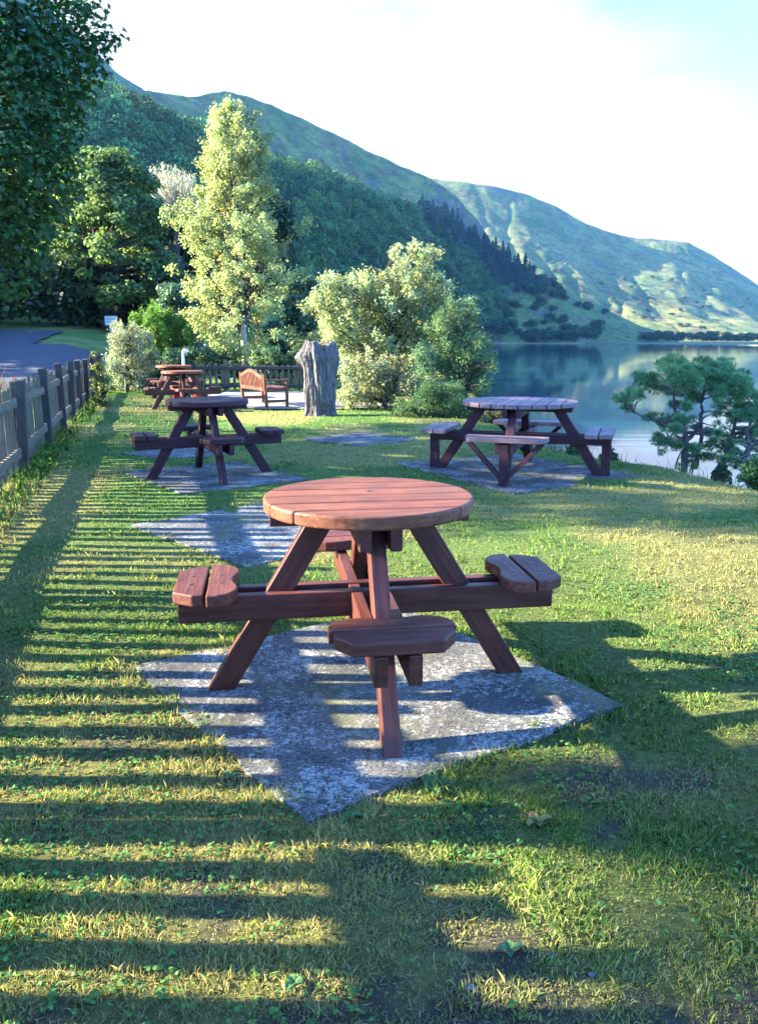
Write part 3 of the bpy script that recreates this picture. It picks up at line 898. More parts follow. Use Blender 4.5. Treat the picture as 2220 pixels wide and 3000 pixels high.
# ------------------------------------------------------------------ fences
def make_fence():
    root = empty('wooden_fence', (float(fence_x(8.42)), 8.42, 0))
    tag(root, 'weathered grey-green picket fence between the lawn and the car park', 'fence')
    o0 = np.array(root.location)
    dirv = np.array((-0.279, 1.0, 0)); dirv /= np.linalg.norm(dirv)
    side = np.array((-dirv[1], dirv[0], 0))       # towards the road
    def P(Y, off, z): return np.array((float(fence_x(Y)), Y, 0)) + side * off + np.array((0, 0, z)) - o0
    posts = [-4.2, -2.1, 0.0, 2.1, 4.2, 6.3, 8.42, 10.59, 12.44, 13.9, 15.5, 17.1, 19.3, 21.4]
    for i, Y in enumerate(posts):
        h = 0.97 + 0.05 * random.random()
        bm = bmesh.new()
        pl = [(-0.055, -0.05), (0.055, -0.05), (0.06, 0.05), (-0.05, 0.055)]
        box_bm(bm, (-0.15, -0.055, -0.05), (h, 0.055, 0.05))
        for v in bm.verts:
            v.co.y *= 1 + random.uniform(-.08, .08); v.co.z *= 1 + random.uniform(-.08, .08)
            if v.co.x > 0: v.co.x += random.uniform(-0.02, 0.02)
        tilt = Vector((random.uniform(-.03, .03), random.uniform(-.04, .04), 1))
        link('post', finish(bm, 'post', 0.008), M_POST, root, frame(P(Y, 0, 0), tilt, dirv))
    for a, b in zip(posts[:-1], posts[1:]):
        for z, hh in ((0.745, 0.095), (0.245, 0.10)):
            za, zb = z + random.uniform(-.02, .02), z + random.uniform(-.02, .02)
            beam('rail', P(a + 0.06, 0.015, za), P(b - 0.06, 0.015, zb), (0, 0, 1), 0.04, hh, M_FENCE, root, 0.005)
    # pickets on the road side
    Y = -4.1; k = 0; hidden = bmesh.new()
    while Y < 21.3:
        h = 0.91 + random.uniform(-0.035, 0.05)
        w = 0.044 + random.uniform(-0.006, 0.006)
        lean = random.gauss(0, 0.015)
        M = frame(P(Y, 0.05, 0), Vector((-0.279 * lean, lean, 1)), dirv)
        shown = Y > 6.2
        bm = bmesh.new() if shown else hidden
        vs0 = set(bm.verts)
        box_bm(bm, (0.04, -w, -0.0105), (h, w, 0.0105))
        if shown:
            for v in bm.verts:
                if v.co.x > 0.5: v.co.x += random.uniform(-.012, .012)
            link('picket', finish(bm, 'picket', 0.003, 1), M_FENCE, root, M)
        else:
            for v in bm.verts:
                if v not in vs0: v.co = M @ v.co
        if random.random() < 0.05: Y += 0.09
        Y += 0.166 + random.uniform(-0.01, 0.01)
    o = link('picket', finish(hidden, 'picket', 0), M_FENCE, root)
    o['kind'] = 'stuff'
make_fence()

def back_fence():
    root = empty('picket_fence', (-3.6, 22.2, 0))
    tag(root, 'pale grey picket fence at the back of the lawn behind the bench', 'fence')
    x0, x1 = -2.6, 1.9
    for x in (-2.6, -0.6, 1.4):
        beam('post', (x, 0.0, -0.1), (x, 0.0, 0.84), (1, 0, 0), 0.09, 0.09, M_FENCE, root)
    for z in (0.62, 0.13):
        beam('rail', (x0, -0.07, z), (x1, -0.07, z), (0, 0, 1), 0.04, 0.085, M_POST, root)
    x = x0 + 0.1
    while x < x1:
        beam('picket', (x, -0.035, 0.05), (x, -0.035, 0.70 + random.uniform(-.03, .03)), (1, 0, 0), 0.02, 0.075, M_FENCE, root, 0.003)
        x += 0.165
back_fence()

# ------------------------------------------------------------------ small furniture
def white_post():
    root = empty('white_post', (-4.95, 20.6, 0))
    tag(root, 'slim white post with a short curved head behind the far picnic tables', 'post')
    link('pole', tubes('pole', [([(0, 0, 0), (0, 0, 0.5), (0, 0, 1.02)], [0.034, 0.034, 0.032])], 12), M_WHITE, root)
    link('head', tubes('head', [([(0, 0, 1.0), (0.005, 0, 1.06), (0.04, 0, 1.10), (0.10, 0, 1.09), (0.125, 0, 1.06)], [0.033, 0.042, 0.05, 0.045, 0.03])], 12), M_WHITE, root)
white_post()

def bucket(loc, label):
    root = empty('red_bucket', loc); tag(root, label, 'bucket', 'red buckets under the far tables')
    link('pail', tubes('pail', [([(0, 0, 0.0), (0, 0, 0.012), (0, 0, 0.26), (0, 0, 0.28), (0, 0, 0.279), (0, 0, 0.02)], [0.005, 0.11, 0.14, 0.15, 0.135, 0.10])], 24), M_RED, root)
    a = np.linspace(0, np.pi, 12)
    link('handle', tubes('handle', [(np.stack([0.145 * np.cos(a), 0 * a, 0.265 + 0.10 * np.sin(a)], -1), np.full(12, 0.004))], 6), M_SCREW, root)
bucket((-4.55, 18.3, 0.0), 'red plastic bucket on the grass, left of the two under the tables')
bucket((-4.05, 18.2, 0.0), 'red plastic bucket on the grass, right of the two under the tables')

def sign():
    p = at(245, 722, 33)
    root = empty('notice_sign', (p[0], p[1], float(gz(p[0], p[1])))); g0 = float(gz(p[0], p[1]))
    tag(root, 'white two-panel notice sign on a post at the dark road verge', 'sign')
    z = lambda yd: at(245, yd, 33)[2] - g0
    beam('post', (0.08, 0.05, -0.2), (0.08, 0.05, z(690)), (1, 0, 0), 0.06, 0.06, M_POST, root)
    for nm, x0, x1, y0, y1, rows in (('notice_panel', -0.26, 0.24, 709, 689, 4), ('notice_panel', -0.08, 0.22, 723, 711, 2)):
        bm = bmesh.new(); box_bm(bm, (x0, -0.012, z(y0)), (x1, 0.012, z(y1)))
        pn = link(nm, finish(bm, nm, 0.003), M_SIGN, root)
        bm = bmesh.new()
        H = z(y1) - z(y0)
        for r in range(rows):
            zz = z(y0) + H * (0.18 + 0.68 * (r + 0.5) / rows)
            x = x0 + 0.06
            while x < x1 - 0.07:
                w = random.uniform(0.015, 0.05)
                box_bm(bm, (x, -0.0145, zz - H * 0.03), (min(x + w, x1 - 0.05), -0.0125, zz + H * 0.03)); x += w + 0.014
        link('lettering', finish(bm, 'lettering', 0), M_INK, pn)
sign()

# ------------------------------------------------------------------ foliage
T_LEAF = np.array([(0, -0.5), (0.22, -0.1), (0.2, 0.2), (0, 0.5), (-0.2, 0.2), (-0.22, -0.1)])
T_ROUND = np.array([(0, -0.5), (0.38, -0.22), (0.40, 0.15), (0, 0.5), (-0.40, 0.15), (-0.38, -0.22)])
T_QUAD = np.array([(0, -0.5), (0.34, 0.0), (0, 0.5), (-0.34, 0.0)])
T_MAPLE = np.array([(0, -0.42), (0.20, -0.22), (0.52, -0.20), (0.30, 0.02), (0.50, 0.28), (0.20, 0.20), (0, 0.58), (-0.20, 0.20), (-0.50, 0.28), (-0.30, 0.02), (-0.52, -0.20), (-0.20, -0.22)])
T_NARROW = np.array([(0, -0.5), (0.13, -0.1), (0.11, 0.2), (0, 0.5), (-0.11, 0.2), (-0.13, -0.1)])

def leaf_polys(pos, nrm, size, tmpl, droop=None):
    n = len(pos); nrm = unit(nrm)
    r = unit(rng.normal(size=(n, 3)))
    if droop is not None: r = unit(r * 0.6 + droop)
    t = unit(np.cross(nrm, r)); b = np.cross(nrm, t)
    s = np.broadcast_to(np.asarray(size, float), (n,))[:, None, None]
    curl = (tmpl[:, 1] ** 2)[None, :, None] * -0.35
    return pos[:, None, :] + s * (tmpl[None, :, 0, None] * t[:, None, :] + tmpl[None, :, 1, None] * b[:, None, :] + curl * nrm[:, None, :])

def cluster_leaves(cl, total, base, jit=0.18, leafj=0.22, flat=0.75, up=0.55, hollow=2.4, hue=0.12):
    """cl (m,4) centre + radius -> positions, normals, colours"""
    cl = np.asarray(cl, float)
    w = cl[:, 3] ** 2; cnt = np.maximum(3, (total * w / w.sum()).astype(int))
    idx = np.repeat(np.arange(len(cl)), cnt); n = len(idx)
    d = unit(rng.normal(size=(n, 3)))
    rad = rng.random(n) ** (1 / hollow)
    lump = 0.8 + 0.5 * vn(d[:, 0] * 2.2 + idx * 3.7, d[:, 1] * 2.2 + d[:, 2] * 2.2, 9)
    off = d * (rad * lump * cl[idx, 3])[:, None]; off[:, 2] *= flat
    pos = cl[idx, :3] + off
    nrm = d * 0.6 + np.array((0, 0, up)) + rng.normal(size=(n, 3)) * 0.45
    cj = 1 + jit * rng.normal(size=(len(cl), 1)); ch = hue * rng.normal(size=(len(cl), 1))
    lj = 1 + leafj * rng.normal(size=(n, 1))
    c = np.asarray(base)[None, :] * np.clip(cj[idx] * lj, 0.35, 1.9)
    c[:, 0:1] *= 1 + ch[idx]; c[:, 2:3] *= 1 - ch[idx]
    return pos, nrm, c

def shoots(cl, axis_xy, total, base, m=4, up=0.7, out=0.55, wob=0.45, spread=0.035, jit=0.16, leafj=0.22, hue=0.10, reach=1.15):
    """leaves set along thin upright shoots; returns positions, normals, leaf axes, colours and shoot lines"""
    cl = np.asarray(cl, float)
    w = cl[:, 3] ** 1.6; cnt = np.maximum(m * 3, (total * w / w.sum()).astype(int))
    o = np.concatenate([cl[:, :2] - np.asarray(axis_xy)[None], np.zeros((len(cl), 1))], 1); o = unit(o)
    ci = np.repeat(np.arange(len(cl)), m); ns = len(ci)
    d = unit(o[ci] * out + np.array((0, 0, up)) + rng.normal(size=(ns, 3)) * wob)
    r = cl[ci, 3]
    c0 = cl[ci, :3] + rng.normal(size=(ns, 3)) * (r * .35)[:, None]
    a = c0 - d * (r * .75)[:, None]; b = c0 + d * (r * reach * rng.uniform(.6, 1.2, ns))[:, None]
    k = np.maximum(3, cnt[ci] // m)
    idx = np.repeat(np.arange(ns), k); n = len(idx)
    t = rng.random(n) ** .85
    L = np.linalg.norm(b - a, axis=1)
    pos = a[idx] + (b - a)[idx] * t[:, None] + rng.normal(size=(n, 3)) * (spread + .10 * L[idx] * (1 - t))[:, None]
    ax = unit(d[idx] * .8 + rng.normal(size=(n, 3)) * .6)
    nrm = o[ci][idx] * .35 + np.array((0, 0, .35)) + rng.normal(size=(n, 3)) * .6
    cj = 1 + jit * rng.normal(size=(len(cl), 1)); sj = 1 + .10 * rng.normal(size=(ns, 1)); hj = hue * rng.normal(size=(ns, 1))
    c = np.asarray(base)[None] * np.clip(cj[ci][idx] * sj[idx] * (1 + leafj * rng.normal(size=(n, 1))), .35, 1.9)
    c[:, 0:1] *= 1 + hj[idx]; c[:, 2:3] *= 1 - hj[idx]
    return pos, nrm, ax, c, [(bez(a[i], (a[i] + b[i]) / 2, b[i], 3), np.array((.006, .004, .002))) for i in range(0, ns, 2)]

def limbs(trunk_pts, trunk_r, cl, r_tip=0.006, share=1.0, rise=0.55, nseg=7, rmax=0.4):
    """trunk polyline + a curved limb from the trunk to each cluster"""
    tp = np.asarray(trunk_pts, float); tr = np.asarray(trunk_r, float)
    # smooth the trunk
    s = np.linspace(0, 1, len(tp)); ss = np.linspace(0, 1, max(14, len(tp) * 4))
    tps = np.stack([np.interp(ss, s, tp[:, k]) for k in range(3)], -1)
    k = np.array([1, 2, 1]) / 4
    for _ in range(2):
        for a in range(3): tps[1:-1, a] = np.convolve(tps[:, a], k, 'valid')
    trs = np.interp(ss, s, tr)
    paths = [(tps, trs)]
    for c in cl:
        if rng.random() > share: continue
        c3 = np.array(c[:3])
        hz = np.linalg.norm(c3[:2] - tps[:, :2].mean(0))
        zt = c3[2] - rise * max(hz, 0.2) + rng.normal() * 0.09 * (tps[-1, 2] - tps[0, 2])
        if zt < tps[0, 2] + 0.25 * (tps[-1, 2] - tps[0, 2]): zt = tps[0, 2] + rng.uniform(.18, .42) * (tps[-1, 2] - tps[0, 2])
        zt = np.clip(zt, tps[0, 2] + 0.25 * (tps[-1, 2] - tps[0, 2]), tps[-1, 2])
        i = int(np.argmin(np.abs(tps[:, 2] - zt)))
        p0 = tps[i]
        mid = (p0 + c3) / 2 + np.array((rng.normal() * .12, rng.normal() * .12, 0.10 * hz))
        r0 = min(trs[i] * rmax + 0.004, 0.03 + 0.02 * hz)
        paths.append((bez(p0, mid, c3, nseg), np.linspace(r0, r_tip, nseg)))
    return paths

def tree(name, label, cat, base, trunk_pts, trunk_r, cl, nleaf, size, tmpl, color, leafm, barkm, group=None,
         part=('trunk', 'crown'), twigm=None, share=1.0, sides=6, droop=None, szj=0.25, **kw):
    base = np.array(base, float)
    root = empty(name, base); tag(root, label, cat, group)
    cl = np.asarray(cl, float).copy(); cl[:, :3] -= base
    tp = np.asarray(trunk_pts, float) - base
    rmx = kw.pop('rmax', 0.4); rise = kw.pop('rise', 0.55)
    lb = limbs(tp, trunk_r, cl, share=share, rmax=rmx, rise=rise)
    sh = kw.pop('shoot', None)
    if sh is not None:
        p, n, droop, c, tw = shoots(cl, tp[:, :2].mean(0), nleaf, color, **sh)
        if twigm is not None:
            link('branches', tubes('branches', lb[1:] + tw, 4), twigm, root); lb = lb[:1]
        else: lb = lb + tw
    else:
        p, n, c = cluster_leaves(cl, nleaf, color, **kw)
    link(part[0], tubes(part[0], lb, sides), barkm, root)
    sz = size * (1 + szj * rng.normal(size=len(p))).clip(0.4, 1.8)
    link(part[1], polys(part[1], leaf_polys(p, n, sz, tmpl, droop), c), leafm, root)
    return root

def shell_clusters(center, rad, m, rc, power=2.0, zmin=-1.0, fill=0.45, seed=0):
    """clusters spread through a superellipsoid, biased to its outside"""
    g = np.random.default_rng(seed); out = []
    while len(out) < m:
        q = g.uniform(-1, 1, 3)
        s = (np.abs(q) ** power).sum()
        if s > 1 or q[2] < zmin: continue
        if s < fill and g.random() < 0.75: continue
        out.append((center[0] + q[0] * rad[0], center[1] + q[1] * rad[1], center[2] + q[2] * rad[2], rc * g.uniform(0.65, 1.3)))
    return np.array(out)

# --- maple overhanging the fence at the left
mc = shell_clusters((-8.9, 10.2, 6.0), (4.1, 4.3, 3.9), 190, 0.62, 2.6, -0.95, 0.5, 3)
mc = mc[~((mc[:, 1] < 7.8) & (mc[:, 2] < 3.9))]
edge_pts = [(250, 88, 11.0, .16), (225, 75, 11.0, .22), (205, 100, 10.8, .3), (190, 20, 10.8, .3), (160, 60, 10.6, .4), (200, 150, 11.0, .28), (165, 130, 10.8, .45),
            (120, 100, 10.4, .5), (120, 200, 10.6, .5), (165, 185, 10.8, .3), (90, 160, 10.2, .6), (60, 60, 10, .6), (110, 15, 10.4, .45), (60, 260, 10.2, .6), (125, 280, 10.6, .42),
            (140, 330, 10.6, .35), (110, 350, 10.5, .45), (60, 360, 10, .6), (145, 390, 10.7, .3), (100, 430, 10.5, .4), (50, 450, 10, .55), (120, 450, 10.6, .28),
            (60, 520, 10.4, .42), (20, 560, 10, .5), (75, 560, 10.6, .28), (30, 620, 10.4, .3), (10, 500, 10, .6), (20, 420, 10, .6), (20, 330, 9.8, .6), (20, 200, 9.8, .6), (15, 100, 9.8, .6), (30, 20, 9.8, .6),
            (85, 500, 10.5, .35), (0, 640, 10.2, .3), (165, 255, 10.8, .2), (150, 225, 10.7, .3)]
me_ = np.array([(*at(x, y, Y), r) for x, y, Y, r in edge_pts])
mc = np.concatenate([mc, me_])
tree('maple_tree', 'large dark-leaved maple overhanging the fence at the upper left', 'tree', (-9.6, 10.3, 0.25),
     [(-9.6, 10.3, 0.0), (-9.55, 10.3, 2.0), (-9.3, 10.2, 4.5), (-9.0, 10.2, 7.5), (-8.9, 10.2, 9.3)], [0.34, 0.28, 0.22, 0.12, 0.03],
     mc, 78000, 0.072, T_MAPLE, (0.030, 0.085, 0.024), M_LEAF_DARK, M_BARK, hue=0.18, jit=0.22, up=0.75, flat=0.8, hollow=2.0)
# --- added broadleaf out of view on the left, there to shade the near lawn
qc = shell_clusters((-11.0, -2.2, 7.3), (3.6, 4.3, 3.4), 34, 0.55, 2.4, -0.9, 0.4, 5)
qc = qc[(qc[:, 2] > 5.2) | (np.arange(len(qc)) % 2 == 0)]
qc = np.concatenate([qc, np.array([(-11 + .5 * random.uniform(-1, 1), y_ + random.uniform(-.08, .08), z_ + random.uniform(-.08, .08), .32) for y_ in (2.5, 2.66) for z_ in (4.62, 4.85, 5.1, 5.35) for _q in range(6)])])  # extra leaf clumps added to shade the front seat
tree('added_shade_tree', 'unseen broadleaf tree added by the near end of the fence to shade the front lawn', 'tree', (-11.2, -2.2, 0.0),
     [(-11.2, -2.2, -0.2), (-11.1, -2.2, 3.0), (-11.0, -2.2, 6.0), (-11.0, -2.2, 9.5)], [0.3, 0.24, 0.16, 0.03],
     qc, 4200, 0.14, T_ROUND, (0.035, 0.07, 0.022), M_LEAF_DARK, M_BARK)

# --- birch
def birch():
    base = at(536, 826, 27); bz = float(gz(base[0], base[1])); X0, Y0 = base[0], 27.0
    prof_y = [225, 245, 270, 300, 340, 400, 440, 470, 520, 560, 600, 650, 700, 750, 790]
    prof_l = [488, 476, 458, 435, 432, 440, 400, 372, 385, 398, 380, 395, 405, 430, 470]
    prof_r = [508, 530, 560, 592, 585, 592, 605, 618, 625, 640, 650, 648, 652, 640, 610]
    g = np.random.default_rng(8); cl = []
    for _ in range(400):
        y = g.uniform(228, 790)
        l = np.interp(y, prof_y, prof_l); r = np.interp(y, prof_y, prof_r)
        c = (l + r) / 2; hw = (r - l) / 2
        a = g.uniform(0, 2 * np.pi); q = math.sqrt(g.uniform(0.05, 1)) * 0.93
        x = c + hw * q * math.cos(a)
        p = at(x, y, Y0 + hw / 1741 * 27 * q * math.sin(a))
        cl.append((*p, g.uniform(0.12, 0.31) * min(1, 0.45 + hw / 110)))
    for x, y in ((668, 485), (655, 500), (660, 595), (645, 600), (378, 585), (372, 470), (385, 490), (366, 460), (500, 230), (497, 245), (548, 258), (592, 300)):
        cl.append((*at(x, y, Y0), 0.2))
    tp = [(X0, Y0, bz - 0.1), (*at(532, 740, 27)[:2], at(532, 740, 27)[2]), tuple(at(522, 600, 27)), tuple(at(518, 480, 27)), tuple(at(505, 330, 27)), tuple(at(498, 232, 27))]
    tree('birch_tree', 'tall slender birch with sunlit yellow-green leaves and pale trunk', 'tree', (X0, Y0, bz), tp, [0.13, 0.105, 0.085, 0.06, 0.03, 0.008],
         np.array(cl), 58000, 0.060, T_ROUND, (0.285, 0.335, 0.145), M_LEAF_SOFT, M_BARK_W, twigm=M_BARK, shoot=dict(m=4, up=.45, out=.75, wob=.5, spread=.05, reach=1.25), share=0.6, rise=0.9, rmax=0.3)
birch()

def shrub(name, label, cat, pts, Y, nleaf, size, tmpl, color, leafm=M_LEAF_SOFT, base=None, group=None, barkm=M_BARK, share=0.8, depth=None, droop=None, **kw):
    """shrub from clusters given as (xd, yd, r_metres); depth spread along the view"""
    g = np.random.default_rng(len(label))
    cl = []
    for x, y, r in pts:
        for s in range(4):
            dy = g.uniform(-1, 1) * (depth or 0.7)
            cl.append((*at(x + g.normal() * r * 500 / Y, y + g.normal() * r * 450 / Y, Y + dy), r * g.uniform(0.75, 1.35)))
    cl = np.array(cl)
    bx, by = (base or (float(cl[:, 0].mean()), Y))
    bz = float(gz(bx, by))
    cl[:, 2] = np.maximum(cl[:, 2], bz + cl[:, 3] * 0.5)
    tz = np.percentile(cl[:, 2], 80)
    return tree(name, label, cat, (bx, by, bz), [(bx, by, bz - 0.1), (bx + .02, by, bz + (tz - bz) * 0.3), (bx, by, bz + (tz - bz) * 0.6), (cl[:, 0].mean(), by, tz)],
                [0.07, 0.055, 0.035, 0.01], cl, int(nleaf * 1.35), size, tmpl, color, leafm, barkm, group, ('stem', 'foliage'), share=share, droop=droop, **kw)

W = 17.5
shrub('willow_bush', 'big sunlit yellow-green willow bush right of the stump', 'bush',
      [(905, 545, .13), (930, 560, .14), (880, 580, .15), (860, 555, .07), (925, 600, .2), (890, 620, .25), (840, 610, .2), (800, 620, .2), (720, 615, .13), (690, 650, .12), (700, 670, .2), (750, 650, .28), (735, 625, .12), (770, 610, .08),
       (800, 660, .32), (850, 660, .35), (900, 660, .33), (940, 640, .22), (955, 610, .09), (960, 650, .15), (720, 700, .25), (770, 710, .35), (830, 720, .38), (890, 720, .35), (930, 700, .25), (760, 760, .3), (820, 770, .35), (880, 780, .3), (730, 740, .2),
       (970, 625, .09), (705, 610, .05), (870, 540, .05)],
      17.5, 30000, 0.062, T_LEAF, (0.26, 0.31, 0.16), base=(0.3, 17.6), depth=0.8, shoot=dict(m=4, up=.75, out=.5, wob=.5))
shrub('leafy_bush', 'darker green shrub at the lake edge right of the sunlit willow', 'bush',
      [(960, 700, .2), (985, 680, .2), (1010, 720, .2), (1025, 665, .08), (1030, 690, .1), (960, 750, .3), (1010, 770, .28), (1050, 750, .14), (1060, 790, .16), (1030, 820, .25), (970, 810, .3), (930, 790, .25), (1000, 860, .22), (950, 860, .2), (1055, 840, .12), (1075, 800, .07), (1050, 870, .12)],
      16.6, 17000, 0.055, T_NARROW, (0.10, 0.185, 0.085), base=(1.75, 16.7), depth=0.6, shoot=dict(m=5, up=.9, out=.35, wob=.4))
shrub('low_bush', 'low pale sunlit bush at the foot of the willow, beside the stump', 'bush',
      [(765, 820, .2), (800, 810, .22), (840, 805, .24), (880, 820, .24), (760, 860, .2), (800, 860, .2), (850, 860, .22), (900, 850, .2), (830, 830, .22), (780, 790, .12)],
      16.4, 13000, 0.05, T_LEAF, (0.25, 0.275, 0.16), base=(0.1, 16.4), depth=0.4, shoot=dict(m=4, up=.9, out=.3, wob=.5))
shrub('low_bush', 'low mid-green bush behind the left seat of the big round table', 'bush',
      [(880, 890, .15), (920, 880, .18), (960, 880, .18), (1000, 890, .18), (900, 910, .13), (950, 910, .14), (990, 912, .14), (1030, 905, .12), (930, 850, .15), (975, 855, .15), (860, 905, .07)],
      14.6, 11000, 0.042, T_NARROW, (0.08, 0.155, 0.06), base=(1.0, 14.7), depth=0.35, shoot=dict(m=4, up=.9, out=.3, wob=.5))
shrub('reed_bush', 'pale thin-leaved bush behind the big round table', 'bush', [(1065, 895, .12), (1090, 900, .1), (1050, 915, .1), (1120, 905, .06)], 14.0, 2500, 0.06, T_NARROW, (0.14, 0.16, 0.08), base=(2.0, 14.1), depth=0.3)

BG = 'shrubs behind the picket fences'
def spikes(root, tops, base, n, color, size=0.05):
    pass
shrub('buddleia_bush', 'pale silvery bush with drooping flower spikes below the notice sign', 'bush',
      [(262, 712, .08), (268, 735, .16), (255, 760, .2), (290, 715, .07), (295, 735, .14), (300, 760, .22), (320, 750, .13), (275, 790, .28), (310, 800, .25), (250, 800, .18), (330, 780, .15), (245, 745, .1), (260, 830, .2), (300, 835, .2)],
      21.5, 9000, 0.075, T_NARROW, (0.25, 0.28, 0.18), base=(-6.75, 21.6), depth=0.5, group=BG, shoot=dict(m=4, up=.8, out=.5, wob=.5, reach=1.5))
shrub('broom_bush', 'bright green broom bush with upright shoots between silvery bush and birch', 'bush',
      [(300, 705, .22), (330, 698, .26), (360, 702, .26), (390, 715, .22), (320, 730, .32), (360, 740, .35), (395, 750, .28), (405, 735, .15), (340, 770, .3), (385, 785, .3)],
      25.5, 12000, 0.11, T_NARROW, (0.085, 0.175, 0.028), base=(-7.2, 25.6), depth=0.8, group=BG, shoot=dict(m=6, up=1.2, out=.3, wob=.3))
shrub('dark_bush', 'dark green shrub low at the fence corner under the silvery bush', 'bush',
      [(260, 820, .2), (290, 820, .26), (330, 810, .28), (370, 815, .26), (400, 800, .25), (340, 840, .2), (300, 845, .2), (250, 845, .15), (415, 770, .2), (380, 775, .25)],
      22.6, 9000, 0.07, T_LEAF, (0.045, 0.085, 0.030), M_LEAF, base=(-6.2, 22.6), depth=0.5, group=BG)
shrub('round_bush', 'blue-green round bush at the left foot of the birch', 'bush',
      [(372, 635, .35), (355, 660, .3), (390, 665, .45), (365, 690, .4), (400, 700, .4), (420, 680, .3), (420, 740, .4), (430, 770, .4)],
      34, 7000, 0.11, T_ROUND, (0.060, 0.115, 0.060), M_LEAF, depth=0.8, group=BG)
shrub('green_bush', 'mid-green bush behind the bench, right of the birch trunk', 'bush',
      [(560, 790, .24), (590, 775, .24), (620, 790, .26), (645, 800, .2), (580, 815, .24), (620, 820, .24), (655, 825, .16), (560, 770, .12), (640, 770, .12)],
      23.4, 9000, 0.065, T_LEAF, (0.075, 0.125, 0.045), M_LEAF, depth=0.4, group=BG)
shrub('green_bush', 'dark bush below the birch behind the back picket fence', 'bush',
      [(440, 800, .28), (470, 790, .3), (505, 800, .3), (535, 810, .25), (450, 770, .25), (500, 775, .22)],
      25, 8000, 0.07, T_LEAF, (0.055, 0.10, 0.035), M_LEAF, depth=0.5, group=BG)
shrub('hedge_bush', 'hawthorn bush hidden at the right end of the back fence', 'bush',
      [(665, 800, .3), (690, 780, .4), (720, 800, .4), (670, 760, .35), (700, 740, .35)],
      24, 8000, 0.07, T_LEAF, (0.04, 0.08, 0.035), M_LEAF, depth=0.5, group=BG)

# --- sycamore and the dark wood behind the road
def sycamore():
    Y0 = 45; g = np.random.default_rng(4); cl = []
    py = [332, 345, 370, 400, 440, 500, 560, 620, 660]
    pl = [170, 150, 120, 95, 75, 60, 55, 60, 90]
    pr = [250, 290, 320, 345, 365, 385, 392, 395, 370]
    for _ in range(330):
        y = g.uniform(334, 655); l = np.interp(y, py, pl); r = np.interp(y, py, pr); c = (l + r) / 2; hw = (r - l) / 2
        a = g.uniform(0, 2 * np.pi); q = g.uniform(0.25, 1) ** 0.5
        cl.append((*at(c + hw * q * math.cos(a) * .96, y, Y0 + hw / 1741 * Y0 * q * math.sin(a)), g.uniform(0.35, 0.75)))
    b = at(236, 708, Y0); bz = float(gz(b[0], b[1]))
    tp = [(b[0], Y0, bz), tuple(at(222, 670, Y0)), tuple(at(195, 600, Y0)), tuple(at(205, 500, Y0)), tuple(at(215, 400, Y0))]
    tree('sycamore_tree', 'broad round sycamore with sunlit crown behind the road', 'tree', (b[0], Y0, bz), tp, [0.45, 0.36, 0.26, 0.16, 0.04],
         np.array(cl), 40000, 0.18, T_ROUND, (0.115, 0.180, 0.058), M_LEAF_SOFT, M_BARK, hollow=2.6, flat=0.6, up=0.8, share=0.45, rise=0.5)
sycamore()

WG = 'dark woodland trees behind the road'
wood = [(-34, 47, 8.2, 3.8), (-27, 52, 9.5, 3.6), (-33, 40, 8.6, 3.8), (-24.5, 58, 10, 3.8), (-19, 58, 8.5, 3.4), (-13.5, 60, 8, 3.2), (-30, 62, 12, 4.2), (-36, 56, 12, 4.4), (-10, 66, 8.5, 3.2), (-25.5, 37.5, 6.6, 3.2), (-26.5, 44, 7.0, 3.2), (-29, 33.5, 8, 3.6)]
wl_ = ['dark woodland tree at the left end of the row behind the road', 'dark tree second from the road in the shaded wood', 'tall dark tree left of the car park',
       'dark tree with bare lower stem left of the sycamore', 'shaded tree directly behind the sycamore trunk', 'shaded tree between sycamore and birch, low in the wood',
       'tall tree at the back of the dark wood', 'tallest dark tree far left in the wood', 'shaded tree behind the round bush left of the birch', 'woodland tree at the car park corner, beside the hedge', 'woodland tree on the bank just left of the road verge', 'woodland tree behind the car park hedge']
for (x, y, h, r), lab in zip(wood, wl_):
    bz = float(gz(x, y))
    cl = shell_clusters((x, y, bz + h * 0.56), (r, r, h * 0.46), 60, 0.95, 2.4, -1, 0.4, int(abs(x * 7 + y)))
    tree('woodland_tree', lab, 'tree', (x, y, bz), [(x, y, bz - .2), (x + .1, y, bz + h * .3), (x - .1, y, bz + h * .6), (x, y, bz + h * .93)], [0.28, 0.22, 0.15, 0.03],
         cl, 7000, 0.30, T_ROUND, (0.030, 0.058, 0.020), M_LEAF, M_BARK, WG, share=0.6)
# unseen hedge added left of the car park to shade the road
for i, (x, y, h) in enumerate([(-22, 25, 5.4), (-22.4, 28, 5.2), (-22, 31, 5.6), (-22.6, 34, 6.0), (-23, 37, 6.5)]):
    bz = float(gz(x, y))
    cl = shell_clusters((x, y, bz + h * 0.5), (1.9, 2.1, h * 0.5), 40, 0.75, 2.8, -1, 0.3, 90 + i)
    tree('added_hedge_tree', 'unseen tall hedge tree added to shade the car park', 'tree', (x, y, bz), [(x, y, bz - .2), (x, y, bz + h * .4), (x, y, bz + h * .9)], [0.14, 0.10, 0.03],
         cl, 4500, 0.24, T_ROUND, (0.035, 0.065, 0.022), M_LEAF, M_BARK, 'unseen hedge trees added beside the car park', share=0.6)

